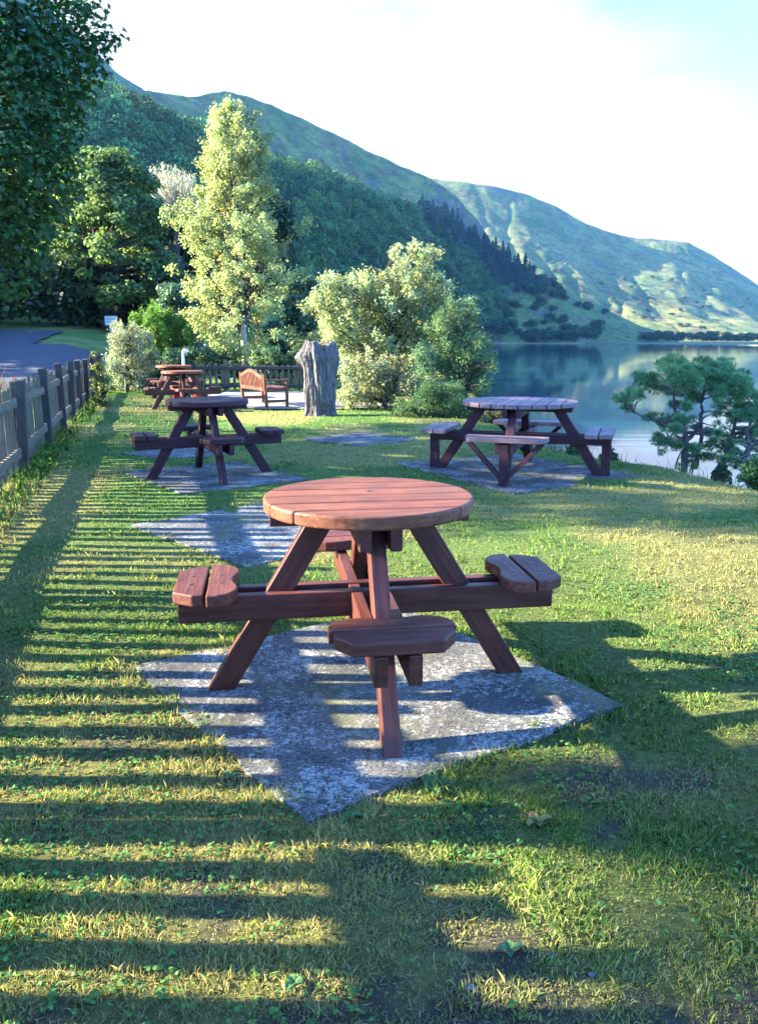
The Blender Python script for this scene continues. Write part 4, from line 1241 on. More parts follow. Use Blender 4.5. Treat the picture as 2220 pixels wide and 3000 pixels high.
def undergrowth():
    g = np.random.default_rng(64); cl = []
    for _ in range(260):
        y = 42.0 + 18 * g.random() ** 1.6; x = g.uniform(-40, -9)
        if y < 47 and -15.5 < x < -12.0: y += 4.5
        z = float(gz(x, y)); cl.append((x, y, z + g.uniform(0.2, 3.0), g.uniform(.6, 1.2)))
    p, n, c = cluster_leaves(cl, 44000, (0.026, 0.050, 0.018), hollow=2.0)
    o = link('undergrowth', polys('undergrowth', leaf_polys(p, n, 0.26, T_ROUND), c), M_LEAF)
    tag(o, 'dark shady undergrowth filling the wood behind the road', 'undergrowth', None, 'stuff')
undergrowth()

# --- pale twiggy willow behind the sycamore
def twiggy():
    Y0 = 56; g = np.random.default_rng(6)
    b = at(385, 600, Y0); bz = float(gz(b[0], Y0))
    root = empty('pale_willow', (b[0], Y0, bz)); tag(root, 'pale grey twiggy tree showing above the sycamore, left of the birch', 'tree')
    o = np.array((b[0], Y0, bz)); paths = []
    fork = at(385, 450, Y0) - o
    link('trunk', tubes('trunk', [(np.array([(0, 0, -.2), (0.1, 0, fork[2] * .5), tuple(fork)]), np.array([.25, .2, .12]))], 8), M_BARK, root)
    tips = []
    for _ in range(110):
        x = g.uniform(325, 440); yt = 352 + 55 * ((x - 350) / 90) ** 2 * (0.8 if x > 350 else 2) + g.uniform(0, 55)
        tip = at(x + g.normal() * 4, yt, Y0 + g.uniform(-1.5, 1.5)) - o
        paths.append((bez(fork, (fork + tip) / 2 + np.array(((tip - fork)[0] * .3, 0, -.2)), tip, 7), np.linspace(0.05, 0.012, 7))); tips.append(tip)
    link('twig_fan', tubes('twig_fan', paths, 4), bark_mat('bark_pale', (0.32, 0.30, 0.25), (0.55, 0.52, 0.45)), root)
    tips = np.array(tips); idx = np.repeat(np.arange(len(tips)), 60)
    t = g.random(len(idx))[:, None] ** 0.6
    p = fork + (tips[idx] - fork) * t + g.normal(size=(len(idx), 3)) * 0.12
    c = np.array((0.36, 0.35, 0.24)) * (0.7 + 0.5 * g.random((len(idx), 1)))
    link('crown', polys('crown', leaf_polys(p, g.normal(size=(len(idx), 3)), 0.14, T_NARROW, np.array((0, 0, 1.0))), c), M_LEAF_SOFT, root)
twiggy()

# --- trees between the birch and the hill
MG = 'green trees at the foot of the wooded hill'
for i, (xd, yt, Y0, r, colr, lab) in enumerate([(655, 640, 48, 2.2, (.055, .10, .04), 'green tree right of the birch, nearest of the hill-foot trees'), (690, 610, 70, 3.0, (.04, .08, .038), 'darker tree between birch and willow bush'),
        (620, 600, 80, 3.2, (.045, .085, .04), 'dark tree seen just past the right side of the birch'), (740, 600, 95, 3.6, (.04, .075, .04), 'tree behind the top of the willow bush'), (420, 620, 75, 3.4, (.04, .08, .035), 'tree in shade behind the left side of the birch'),
        (1000, 640, 130, 4.0, (.045, .085, .045), 'tree behind the darker lakeside shrub')]):
    t = at(xd, yt, Y0); bz = float(gz(t[0], Y0)); h = t[2] - bz
    cl = shell_clusters((t[0], Y0, bz + h * .5), (r, r, h * .5), 60, r * .24, 2.4, -1, 0.4, 200 + i)
    tree('green_tree', lab, 'tree', (t[0], Y0, bz), [(t[0], Y0, bz - .2), (t[0], Y0, bz + h * .5), (t[0], Y0, bz + h * .92)], [0.2, 0.14, 0.03], cl, 8000, 0.07 * r + .04, T_ROUND, colr, M_LEAF, M_BARK, MG, share=0.5)

# --- small pine on the bank at the right
def pine():
    Y0 = 9.7; g = np.random.default_rng(12)
    s2d = lambda zx, zy: ((1780 + zx * .2663) / 1.3438, (1000 + zy * .2663) / 1.3438)
    pads = [(740, 230, 110), (620, 260, 90), (880, 290, 90), (1000, 330, 90), (1130, 260, 120), (1250, 300, 120), (1380, 380, 110), (320, 380, 60), (420, 450, 100), (500, 400, 70), (700, 400, 150), (860, 430, 120), (1050, 390, 120), (1180, 400, 130), (1330, 430, 130), (1420, 480, 100),
            (160, 640, 85), (200, 720, 55), (260, 560, 38), (330, 590, 60), (560, 540, 90), (680, 540, 110), (900, 540, 110), (1150, 520, 120), (1300, 560, 120), (1450, 600, 100), (1560, 580, 80), (1640, 620, 80), (1450, 740, 130), (1560, 800, 110), (1640, 700, 100), (1380, 860, 110),
            (1220, 700, 70), (480, 830, 60), (640, 900, 90), (760, 830, 80), (800, 950, 80), (720, 960, 90), (600, 1100, 85), (570, 1060, 50), (960, 640, 80), (1100, 1000, 55), (1150, 1100, 80), (1300, 1080, 90), (1400, 1180, 80), (1000, 1180, 70), (1060, 1280, 75), (1300, 1300, 80),
            (1550, 1000, 70), (1600, 1150, 70), (1650, 950, 90), (1750, 650, 110), (1850, 720, 110), (1950, 820, 100), (1780, 850, 110), (1720, 1050, 90), (1850, 980, 90), (770, 1150, 30), (1480, 1330, 70), (1220, 1010, 40), (860, 720, 60), (740, 700, 50)]
    cl = []
    for zx, zy, r in pads:
        dY = g.uniform(-.45, .45)
        for q in range(4):
            cl.append((*at(*s2d(zx + g.normal() * r * .45, zy + g.normal() * r * .28), Y0 + dY + g.normal() * r * .0006), r * .00110 * g.uniform(.5, .9)))
    for _ in range(50):
        cl.append((*at(*s2d(g.uniform(480, 1800), g.uniform(780, 1380)), Y0 + g.uniform(-.35, .35)), g.uniform(.03, .065)))
    cl = np.array(cl)
    bx = at(*s2d(850, 1370), Y0)[0]; bz = float(gz(bx, Y0)) - 0.05
    base = np.array((bx, Y0, bz)); root = empty('pine_tree', base)
    tag(root, 'small spreading pine with cushion-like needle pads on the lake bank', 'tree')
    P = lambda zx, zy, d=0: at(*s2d(zx, zy), Y0 + d)
    tr = [([base, P(845, 1250), P(855, 1080), P(840, 1000), P(780, 900), P(720, 700), P(700, 450)], [.045, .04, .036, .028, .024, .018, .01]),
          ([P(870, 1080), P(960, 1000, .1), P(1020, 880, .1), P(1030, 700, .1), P(1060, 500, .1), P(1120, 330, .1)], [.03, .026, .026, .022, .016, .008]),
          ([P(960, 1400, .2), P(990, 1200, .2), P(1030, 1000, .2), P(1025, 800, .2)], [.03, .026, .022, .014]),
          ([P(1180, 1440, .1), P(1260, 1330, .1), P(1310, 1180, .1), P(1390, 980, .1), P(1420, 700, .1), P(1380, 500, .1)], [.035, .03, .026, .022, .016, .008]),
          ([P(1400, 1400, -.2), P(1500, 1300, -.2), P(1560, 1120, -.2), P(1520, 1000, -.2), P(1620, 800, -.2), P(1800, 700, -.2)], [.034, .03, .026, .02, .016, .008]),
          ([P(840, 1000), P(600, 880, -.1), P(420, 860, -.1), P(250, 740, -.1), P(160, 660, -.1)], [.02, .016, .012, .01, .006]),
          ([P(855, 1100), P(720, 1020), P(620, 1080)], [.016, .012, .006])]
    paths = []
    nodes = []
    for pts, rad in tr:
        pts = np.array(pts); s = np.linspace(0, 1, len(pts)); ss = np.linspace(0, 1, 22)
        q = np.stack([np.interp(ss, s, pts[:, k]) for k in range(3)], -1)
        q[1:-1] += g.normal(size=(20, 3)) * 0.008
        paths.append((q - base, np.interp(ss, s, rad))); nodes.append(q[6:])
    nodes = np.concatenate(nodes)
    for c in cl:
        d = np.linalg.norm(nodes - c[:3], axis=1) + 2.0 * np.maximum(0, nodes[:, 2] - c[2])
        p0 = nodes[int(np.argmin(d))]
        for q in range(1):
            e = c[:3] + g.normal(size=3) * c[3] * 0.45
            paths.append((bez(p0, (p0 + e) / 2 + g.normal(size=3) * .04, e, 7) - base, np.linspace(.010, .003, 7)))
    link('trunk', tubes('trunk', paths, 6), M_BARK_P, root)
    # needle tufts
    cnt = np.maximum(20, (cl[:, 3] ** 2 * 6500)).astype(int)
    idx = np.repeat(np.arange(len(cl)), cnt); n = len(idx)
    d = unit(g.normal(size=(n, 3)) + np.array((0, 0, .35)))
    tuft = cl[idx, :3] + d * (cl[idx, 3] * g.random(n) ** .35)[:, None] * np.array((1.12, 1.12, .72))
    k = 13
    nd = unit(np.repeat(d, k, 0) * .8 + g.normal(size=(n * k, 3)) * .6 + np.array((0, 0, .35)))
    b0 = np.repeat(tuft, k, 0) - base; L = g.uniform(.028, .055, n * k)[:, None]
    sd_ = unit(np.cross(nd, g.normal(size=(n * k, 3)))) * .0024
    Pn = np.stack([b0 - sd_, b0 + sd_, b0 + nd * L + sd_ * .3, b0 + nd * L - sd_ * .3], 1)
    cj = (0.75 + .5 * g.random((len(cl), 1)))[idx]
    c = np.array((0.115, 0.255, 0.12)) * np.repeat(cj, k, 0) * (0.7 + .6 * g.random((n * k, 1)))
    link('needles', polys('needles', Pn, c), M_LEAF, root)
pine()
shrub('bank_bush', 'dense green bush at the right edge on the lake bank below the pine', 'bush',
      [(1640, 1030, .10), (1665, 1020, .13), (1690, 1040, .14), (1650, 1055, .09), (1625, 1045, .06), (1720, 1030, .15)], 8.0, 6000, 0.035, T_LEAF, (0.05, 0.12, 0.028), M_LEAF, base=(4.1, 8.0), depth=.2)
for (x, y, Y, lab) in ((1245, 985, 10.6, 'tiny dark shrub on the lawn edge behind the big table, left'), (1325, 992, 10.2, 'tiny dark shrub on the lawn edge beside the big table seat, right'), (1570, 1030, 8.8, 'small dark shrub under the pine branches')):
    shrub('tiny_shrub', lab, 'bush', [(x, y, .06), (x - 8, y + 5, .05), (x + 10, y + 3, .06), (x + 4, y - 10, .05)], Y, 1600, 0.028, T_LEAF, (0.045, 0.09, 0.03), M_LEAF, depth=.1, group='tiny shrubs on the lawn edge')

# plants along the fence
def fence_plants():
    n = 900
    g = np.random.default_rng(77)
    y = 8.2 + 4.6 * g.random(n); x = fence_x(y) - 0.75 - 0.7 * g.random(n)
    z = gz(x, y)
    P = blades(np.stack([x, y, z], -1), g.uniform(.5, 1.05, n), 0.018, .28)
    c = np.where(g.random((n, 1)) < .55, np.array((0.15, 0.04, 0.032)), np.array((0.13, 0.14, 0.05))) * (.5 + .8 * g.random((n, 1)))
    o = link('red_stems', polys('red_stems', P, c), M_GRASS)
    tag(o, kind='stuff')
    o['label'] = 'reddish seeding dock stems growing behind the near part of the fence'; o['category'] = 'plants'
fence_plants()
shrub('climbing_weed', 'leafy weed growing through the far part of the wooden fence', 'plant',
      [(215, 800, .10), (218, 825, .14), (222, 850, .15), (215, 880, .14), (228, 900, .12), (205, 770, .05)], 17.0, 3000, 0.055, T_LEAF, (0.12, 0.15, 0.04), M_LEAF, depth=.4)

# ------------------------------------------------------------------ hills
def smooth_poly(pts, n):
    pts = np.asarray(pts, float); s = np.linspace(0, 1, len(pts)); ss = np.linspace(0, 1, n)
    q = np.stack([np.interp(ss, s, pts[:, k]) for k in range(pts.shape[1])], -1)
    w = max(3, n // (len(pts) * 2)) | 1
    ker = np.hanning(w + 2)[1:-1]; ker /= ker.sum()
    pad = w // 2
    qp = np.concatenate([2 * q[:1] - q[pad:0:-1], q, 2 * q[-1:] - q[-2:-pad - 2:-1]])
    return np.stack([np.convolve(qp[:, k], ker, 'valid') for k in range(q.shape[1])], -1)

def hill(name, crest, foot, mat, nu=260, nv=110, power=1.25, amp=10, nsc=0.012, back=0.6, seed=0, round_=0.12):
    C = smooth_poly([at(*c) for c in crest], nu); Fp = smooth_poly([(*at(x, 740, Y)[:2], z) for x, Y, z in foot], nu)
    vv = np.concatenate([np.linspace(0, 1, nv), np.linspace(1, 1.5, nv // 4)[1:]])
    V = np.zeros((nu, len(vv), 3))
    D = C - Fp
    for j, v in enumerate(vv):
        if v <= 1:
            f = v ** power
            f = f * (1 - round_) + round_ * math.sin(v * math.pi / 2)
        else:
            f = 1 - (v - 1) * 1.3 * back - (v - 1) ** 2 * 1.2
        V[:, j, :2] = Fp[:, :2] + D[:, :2] * v
        V[:, j, 2] = Fp[:, 2] + D[:, 2] * f
    x, y = V[..., 0], V[..., 1]
    env = np.sin(np.clip(vv, 0, 1.0) * np.pi * 0.97)[None, :] ** 0.6
    V[..., 2] += ((fbm(x * nsc, y * nsc, seed, 5) - 0.5) * 2 * amp) * env
    V[..., 2] += (fbm(x * nsc * 5, y * nsc * 5, seed + 7, 4) - 0.5) * amp * 0.34
    # gullies running down the slope
    u = np.linspace(0, 1, nu)[:, None] * 15 + 3.0 * fbm(x * nsc * 0.8, y * nsc * 0.8, seed + 17, 3)
    V[..., 2] -= (1 - np.abs(2 * vn(u + vv[None, :] * 1.2, vv[None, :] * 2.2, seed + 11) - 1)) ** 3 * amp * 0.20 * env
    V[:, 0, 2] = Fp[:, 2] - 4
    F = grid_faces(nu, len(vv))
    o = link(name, np_mesh(name, V.reshape(-1, 3), F, None, True), mat)
    tag(o, kind='structure')
    bvh = BVHTree.FromPolygons([tuple(p) for p in V.reshape(-1, 3)], [tuple(f) for f in F])
    return V, bvh

M_FELL = fell_mat('fell_grass', (0.055, 0.105, 0.028), (0.17, 0.175, 0.055), (0.105, 0.085, 0.042), (0.075, 0.08, 0.065), 1.0, 0.50)
M_FELL2 = fell_mat('high_fell_grass', (0.05, 0.10, 0.035), (0.10, 0.14, 0.05), (0.06, 0.08, 0.05), (0.10, 0.11, 0.10), 1.0, 0.5)
M_SPUR = fell_mat('meadow_grass', (0.07, 0.13, 0.035), (0.13, 0.19, 0.05), (0.10, 0.08, 0.05), (0.12, 0.11, 0.11), 2.5)
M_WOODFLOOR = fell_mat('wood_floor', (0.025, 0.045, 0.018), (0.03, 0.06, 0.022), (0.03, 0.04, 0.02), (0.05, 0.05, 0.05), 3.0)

hill('hill', [(-120, -120, 760), (60, -20, 820), (130, 42, 850), (200, 108, 880), (260, 160, 920), (318, 198, 960), (350, 235, 980), (400, 300, 1000)],
     [(-120, 420, 60), (60, 430, 60), (130, 440, 60), (200, 450, 60), (260, 470, 60), (330, 520, 60), (420, 600, 60), (520, 700, 60)], M_FELL2, 160, 80, 1.1, 10, 0.012, 0.6, 40)
BV, BB = hill('high_fell', [(150, 190, 680), (220, 196, 700), (300, 198, 720), (370, 206, 740), (415, 213, 760), (480, 195, 780), (530, 204, 800), (600, 230, 820), (700, 279, 860), (830, 344, 900), (930, 384, 930), (990, 425, 950), (1040, 480, 965), (1085, 550, 975), (1120, 640, 980)],
     [(150, 430, 60), (220, 440, 60), (300, 450, 60), (370, 470, 60), (415, 490, 60), (480, 520, 60), (540, 550, 50), (610, 590, 45), (700, 640, 40), (800, 690, 30), (900, 740, 20), (970, 780, 10), (1040, 820, 5), (1085, 850, 0), (1120, 870, 0)], M_FELL, 320, 120, 1.05, 11, 0.012, 0.9, 52, 0.08)
FV, FB = hill('fell', [(760, 385, 1540), (860, 385, 1560), (940, 388, 1570), (1060, 403, 1590), (1150, 424, 1610), (1230, 460, 1625), (1280, 488, 1635), (1340, 507, 1650), (1400, 518, 1665), (1450, 521, 1680), (1500, 530, 1695), (1560, 562, 1710), (1652, 623, 1730), (1760, 690, 1760)],
     [(760, 1010, -2), (860, 1010, -2), (940, 1010, -2), (1060, 1015, -2), (1150, 1020, -2), (1230, 1025, -2), (1280, 1030, -2), (1340, 1040, -2), (1400, 1050, -2), (1450, 1060, -2),
      (1500, 1065, -2), (1560, 1070, -2), (1652, 1075, -2), (1760, 1080, -2)], M_FELL, 420, 170, 1.4, 20, 0.0050, 0.8, 42, 0.04)
hill('hill', [(1560, 640, 2300), (1620, 640, 2350), (1700, 655, 2400), (1850, 680, 2450), (2000, 720, 2500)],
     [(1560, 1700, -2), (1620, 1700, -2), (1700, 1700, -2), (1850, 1700, -2), (2000, 1700, -2)], M_FELL2, 90, 60, 1.2, 14, 0.006, 0.5, 46)
SV, SB = hill('spur', [(1000, 555, 790), (1060, 560, 820), (1110, 575, 850), (1160, 598, 880), (1250, 640, 900), (1330, 680, 915), (1400, 712, 925), (1470, 734, 935)],
     [(1000, 660, -2), (1060, 690, -2), (1110, 695, -2), (1170, 700, -2), (1255, 720, -2), (1335, 745, -2), (1410, 770, -2), (1480, 800, -2)], M_SPUR, 180, 80, 1.15, 4, 0.02, 0.8, 48)
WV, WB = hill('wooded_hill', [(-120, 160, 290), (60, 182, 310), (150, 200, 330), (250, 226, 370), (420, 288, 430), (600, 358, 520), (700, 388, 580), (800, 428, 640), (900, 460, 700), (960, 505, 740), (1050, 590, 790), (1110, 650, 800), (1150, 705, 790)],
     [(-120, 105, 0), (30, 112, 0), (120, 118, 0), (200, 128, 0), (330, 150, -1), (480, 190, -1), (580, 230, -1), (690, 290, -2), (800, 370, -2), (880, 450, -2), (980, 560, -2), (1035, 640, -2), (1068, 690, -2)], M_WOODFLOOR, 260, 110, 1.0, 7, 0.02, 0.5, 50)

fld = [at(1060, 740, 690)[:2], at(1280, 740, 672)[:2], at(1400, 740, 600)[:2], at(1520, 740, 520)[:2], at(1700, 740, 470)[:2], at(2200, 740, 460)[:2], at(2200, 740, 1150)[:2], at(1060, 740, 980)[:2]]
sheet('lake_shore', fld, -2.25, fell_mat('shore_grass', (0.10, 0.15, 0.05), (0.22, 0.24, 0.10), (0.12, 0.13, 0.06), (0.2, 0.2, 0.2), 3.0), 12, 6.0, 'structure', 1.0)
# a pale shingle margin round the head of the lake
sh_path = [(*at(x, 740, Y)[:2],) for x, Y in ((1066, 668), (1130, 672), (1200, 668), (1275, 664))]
sheet('shingle', [(p[0], p[1]) for p in sh_path] + [(p[0], p[1] + 16) for p in sh_path[::-1]], -2.2, gravel_mat(), 8, 2.5, 'structure', 0.6)

# ------------------------------------------------------------------ trees on the hills
def crown_cloud(centers, radii, per, base, seed, flat=0.85, qs=0.30, jit=0.34):
    g = np.random.default_rng(seed)
    n = len(centers); idx = np.repeat(np.arange(n), per)
    d = unit(g.normal(size=(n * per, 3)) + np.array((0, 0, .35)))
    lump = 0.78 + 0.42 * vn(d[:, 0] * 2.4 + idx * 5.1, d[:, 1] * 2.4 + d[:, 2] * 2.9 + idx * 1.7, 13)
    off = d * (radii[idx] * lump * (0.75 + .3 * g.random(n * per)))[:, None]; off[:, 2] *= flat
    pos = centers[idx] + off
    nrm = d + g.normal(size=d.shape) * .22
    c = np.asarray(base)[None] * np.clip(1 + jit * g.normal(size=(n, 1)), .4, 1.8)[idx] * np.clip(1 + .22 * g.normal(size=(n * per, 1)), .4, 1.7)
    h = (.14 * g.normal(size=(n, 1)))[idx]; c[:, 0:1] *= 1 + h; c[:, 2:3] *= 1 - h
    return leaf_polys(pos, nrm, (radii * qs)[idx] * (0.7 + .6 * g.random(n * per)), T_QUAD * np.array((1.5, 1.0))), c

def forest():
    g = np.random.default_rng(21)
    nu, nv = WV.shape[:2]
    A = np.linalg.norm(np.cross(WV[1:, :-1] - WV[:-1, :-1], WV[:-1, 1:] - WV[:-1, :-1]), axis=-1)
    vmax = int(nv * 0.86)
    p = A[:, :vmax].ravel(); p = p / p.sum()
    N = 4600
    k = g.choice(len(p), N, p=p); i, j = k // vmax, k % vmax
    fu, fv = g.random(N)[:, None], g.random(N)[:, None]
    c = (WV[i, j] * (1 - fu) * (1 - fv) + WV[i + 1, j] * fu * (1 - fv) + WV[i, j + 1] * (1 - fu) * fv + WV[i + 1, j + 1] * fu * fv)
    r = 2.3 + 3.0 * g.random(N) ** 1.8 * np.interp(c[:, 1], [120, 400, 800], [0.8, 0.95, 1.05])
    c[:, 2] += r * g.uniform(0.5, 1.3, N)
    P, cc = crown_cloud(c, r, 150, (0.060, 0.125, 0.036), 22, 1.0, 0.22, 0.45)
    o = link('forest', polys('forest', P, cc), M_FAR)
    tag(o, 'dense broadleaf wood covering the shaded hillside above the lake', 'wood', None, 'stuff')
forest()

def hill_mesh(seed, kind):
    g = np.random.default_rng(seed)
    if kind == 'conifer':      # unit height
        n = 900
        z = 0.06 + 0.94 * g.random(n) ** 1.25
        tier = (np.sin(z * 40 + seed) * 0.5 + 0.5)
        rr = 0.20 * (1 - z) ** 0.85 * (0.55 + 0.6 * tier) * (0.5 + .5 * g.random(n) ** .5)
        a = g.random(n) * 6.283
        pos = np.stack([rr * np.cos(a), rr * np.sin(a), z], -1)
        nrm = np.stack([np.cos(a) * .6, np.sin(a) * .6, np.full(n, .7)], -1) + g.normal(size=(n, 3)) * .3
        P = leaf_polys(pos, nrm, 0.065, T_QUAD, None)
        c = np.array((0.050, 0.085, 0.055)) * (0.6 + .8 * g.random((n, 1)))
        # stem as a thin tapering strip of quads (square section)
        s = []
        for q in range(4):
            a0, a1 = q * math.pi / 2, (q + 1) * math.pi / 2
            s.append([(0.014 * math.cos(a0), 0.014 * math.sin(a0), -0.05), (0.014 * math.cos(a1), 0.014 * math.sin(a1), -0.05), (0.003 * math.cos(a1), 0.003 * math.sin(a1), .98), (0.003 * math.cos(a0), 0.003 * math.sin(a0), .98)])
        P = np.concatenate([P, np.array(s)]); c = np.concatenate([c, np.full((4, 3), .06)])
        return polys('conifer_tree', P, c)
    m = 9
    cen = np.stack([g.normal(size=m) * .26, g.normal(size=m) * .26, 0.35 + .45 * g.random(m)], -1)
    P, c = crown_cloud(cen, g.uniform(.22, .36, m), 110, (0.036, 0.068, 0.026), seed + 1, 0.85, .3, .15)
    return polys('hillside_tree', P, c)
CON = [hill_mesh(300 + k, 'conifer') for k in range(3)]
BRD = [hill_mesh(400 + k, 'broad') for k in range(4)]
for m_ in CON + BRD: m_.materials.append(M_FAR)

def place(me, name, label, cat, group, p, h, w=None):
    o = bpy.data.objects.new(name, me); col.objects.link(o)
    o.location = p; w = w or h
    o.scale = (w, w, h); o.rotation_euler = (0, 0, random.uniform(0, 6.28))
    tag(o, label, cat, group)
    return o

def hit(bvhs, xd, yd):
    d = ray(xd, yd); best = None
    for b in bvhs:
        h = b.ray_cast(Vector((0, 0, CAM_H)), d)
        if h[0] is not None and (best is None or h[3] < best[1]): best = (h[0], h[3])
    return best[0] if best else None

ALLB = [WB, SB, FB, BB]
g2 = random.Random(5)
for k in range(120):          # conifers at the right end of the wooded hill
    t = g2.random()
    xd = 925 + 225 * t + g2.gauss(0, 10); yd = 470 + 150 * t ** 1.1 + abs(g2.gauss(0, 26)) - 8
    p = hit([WB, SB, FB, BB], xd, yd)
    if p is None or p.y > 1000: continue
    place(CON[k % 3], 'conifer_tree', 'slim dark conifer standing at the right end of the wooded hill', 'conifer', 'conifers on the hill crest', (p.x, p.y, p.z - .5), g2.uniform(13, 25), g2.uniform(22, 38))
for k in range(70):          # bushes and trees on the meadow spur
    r = g2.random()
    if r < .30: xd, yd = g2.uniform(1150, 1265), g2.uniform(592, 655)
    elif r < .45: xd, yd = g2.uniform(1230, 1350), g2.uniform(640, 690)
    elif r < .85: xd, yd = g2.uniform(1050, 1330), g2.uniform(712, 738)
    else: xd, yd = g2.uniform(1060, 1260), g2.uniform(660, 710)
    p = hit([SB, WB], xd, yd)
    if p is None: continue
    h = g2.uniform(6, 12) * (1.15 if yd < 650 else 0.9)
    place(BRD[k % 4], 'hillside_tree', 'dark rounded tree on the green spur above the lake', 'tree', 'trees dotted over the green spur', (p.x, p.y, p.z - .8), h, h * g2.uniform(.9, 1.3))
for k in range(60):          # trees round the head of the lake
    xd = g2.uniform(1060, 1700) if k < 40 else g2.uniform(1380, 1700)
    Y = 690 + 60 * g2.random() if xd < 1280 else g2.uniform(760, 940)
    p = at(xd, 740, Y); h = g2.uniform(6, 12)
    place(BRD[k % 4], 'shore_tree', 'dark tree in the belt along the far lake shore', 'tree', 'trees along the far lake shore', (p[0], p[1], -2.4), h, h * g2.uniform(1.0, 1.4))
for k in range(46):          # scattered scrub on the sunlit fell
    xd = g2.uniform(1180, 1640); yd = 560 + (xd - 1180) * .18 + g2.uniform(0, 110)
    p = hit([SB, FB], xd, yd)
    if p is None or p.y < 1000: continue
    h = g2.uniform(2.5, 7)
    place(BRD[k % 4], 'hillside_scrub', 'small dark bush dotted on the open fellside', 'bush', 'bushes dotted over the open fellside', (p.x, p.y, p.z - .4), h, h * 1.2)
# dry-stone walls / tracks on the fell
def drape(pts, label):
    path = []
    for (x0, y0), (x1, y1) in zip(pts[:-1], pts[1:]):
        for k in range(8):
            p = hit([FB], x0 + (x1 - x0) * k / 8, y0 + (y1 - y0) * k / 8)
            if p: path.append((p.x, p.y, p.z + .3))
    if len(path) > 3:
        o = link('stone_wall', tubes('stone_wall', [(path, np.full(len(path), 0.7))], 6), M_WALL); tag(o, label, 'wall', 'dry-stone walls on the fellside')
drape([(1195, 575), (1222, 562), (1255, 546)], 'pale stone wall climbing the fellside, upper of two')
drape([(1218, 588), (1238, 570), (1270, 555)], 'pale stone wall climbing the fellside, lower of two')
drape([(1255, 600), (1310, 622), (1380, 640), (1460, 655), (1540, 675)], 'long pale stone wall running down the sunlit fell to the fields')

# ------------------------------------------------------------------ lawn
def lawn_points(n, y0, y1, g, xmin=None, xmax=None):
    y = np.sqrt(g.random(n) * (y1 ** 2 - y0 ** 2) + y0 ** 2) if y0 > 0 else y0 + (y1 - y0) * g.random(n)
    hw = 0.49 * y + 0.95
    x = (g.random(n) * 2 - 1) * hw
    ok = (x < edge_x(y) + 0.25) & (x > fence_x(y) - 0.15)
    shrink = (fbm(x * 6, y * 6, 91, 3) - 0.5) * 0.20 - 0.01
    for pts, _ in SLABS:
        ok &= ~in_poly(x, y, pts, shrink - 0.03)
    ok &= ~in_poly_any(x, y)
    return x[ok], y[ok]
def in_poly_any(x, y):
    # gravel patch (ray casting)
    ins = np.zeros_like(x, bool); P = GRAVEL; n = len(P)
    for i in range(n):
        x0, y0 = P[i]; x1, y1 = P[(i + 1) % n]
        c = ((y0 > y) != (y1 > y)) & (x < (x1 - x0) * (y - y0) / ((y1 - y0) or 1e-9) + x0)
        ins ^= c
    return ins

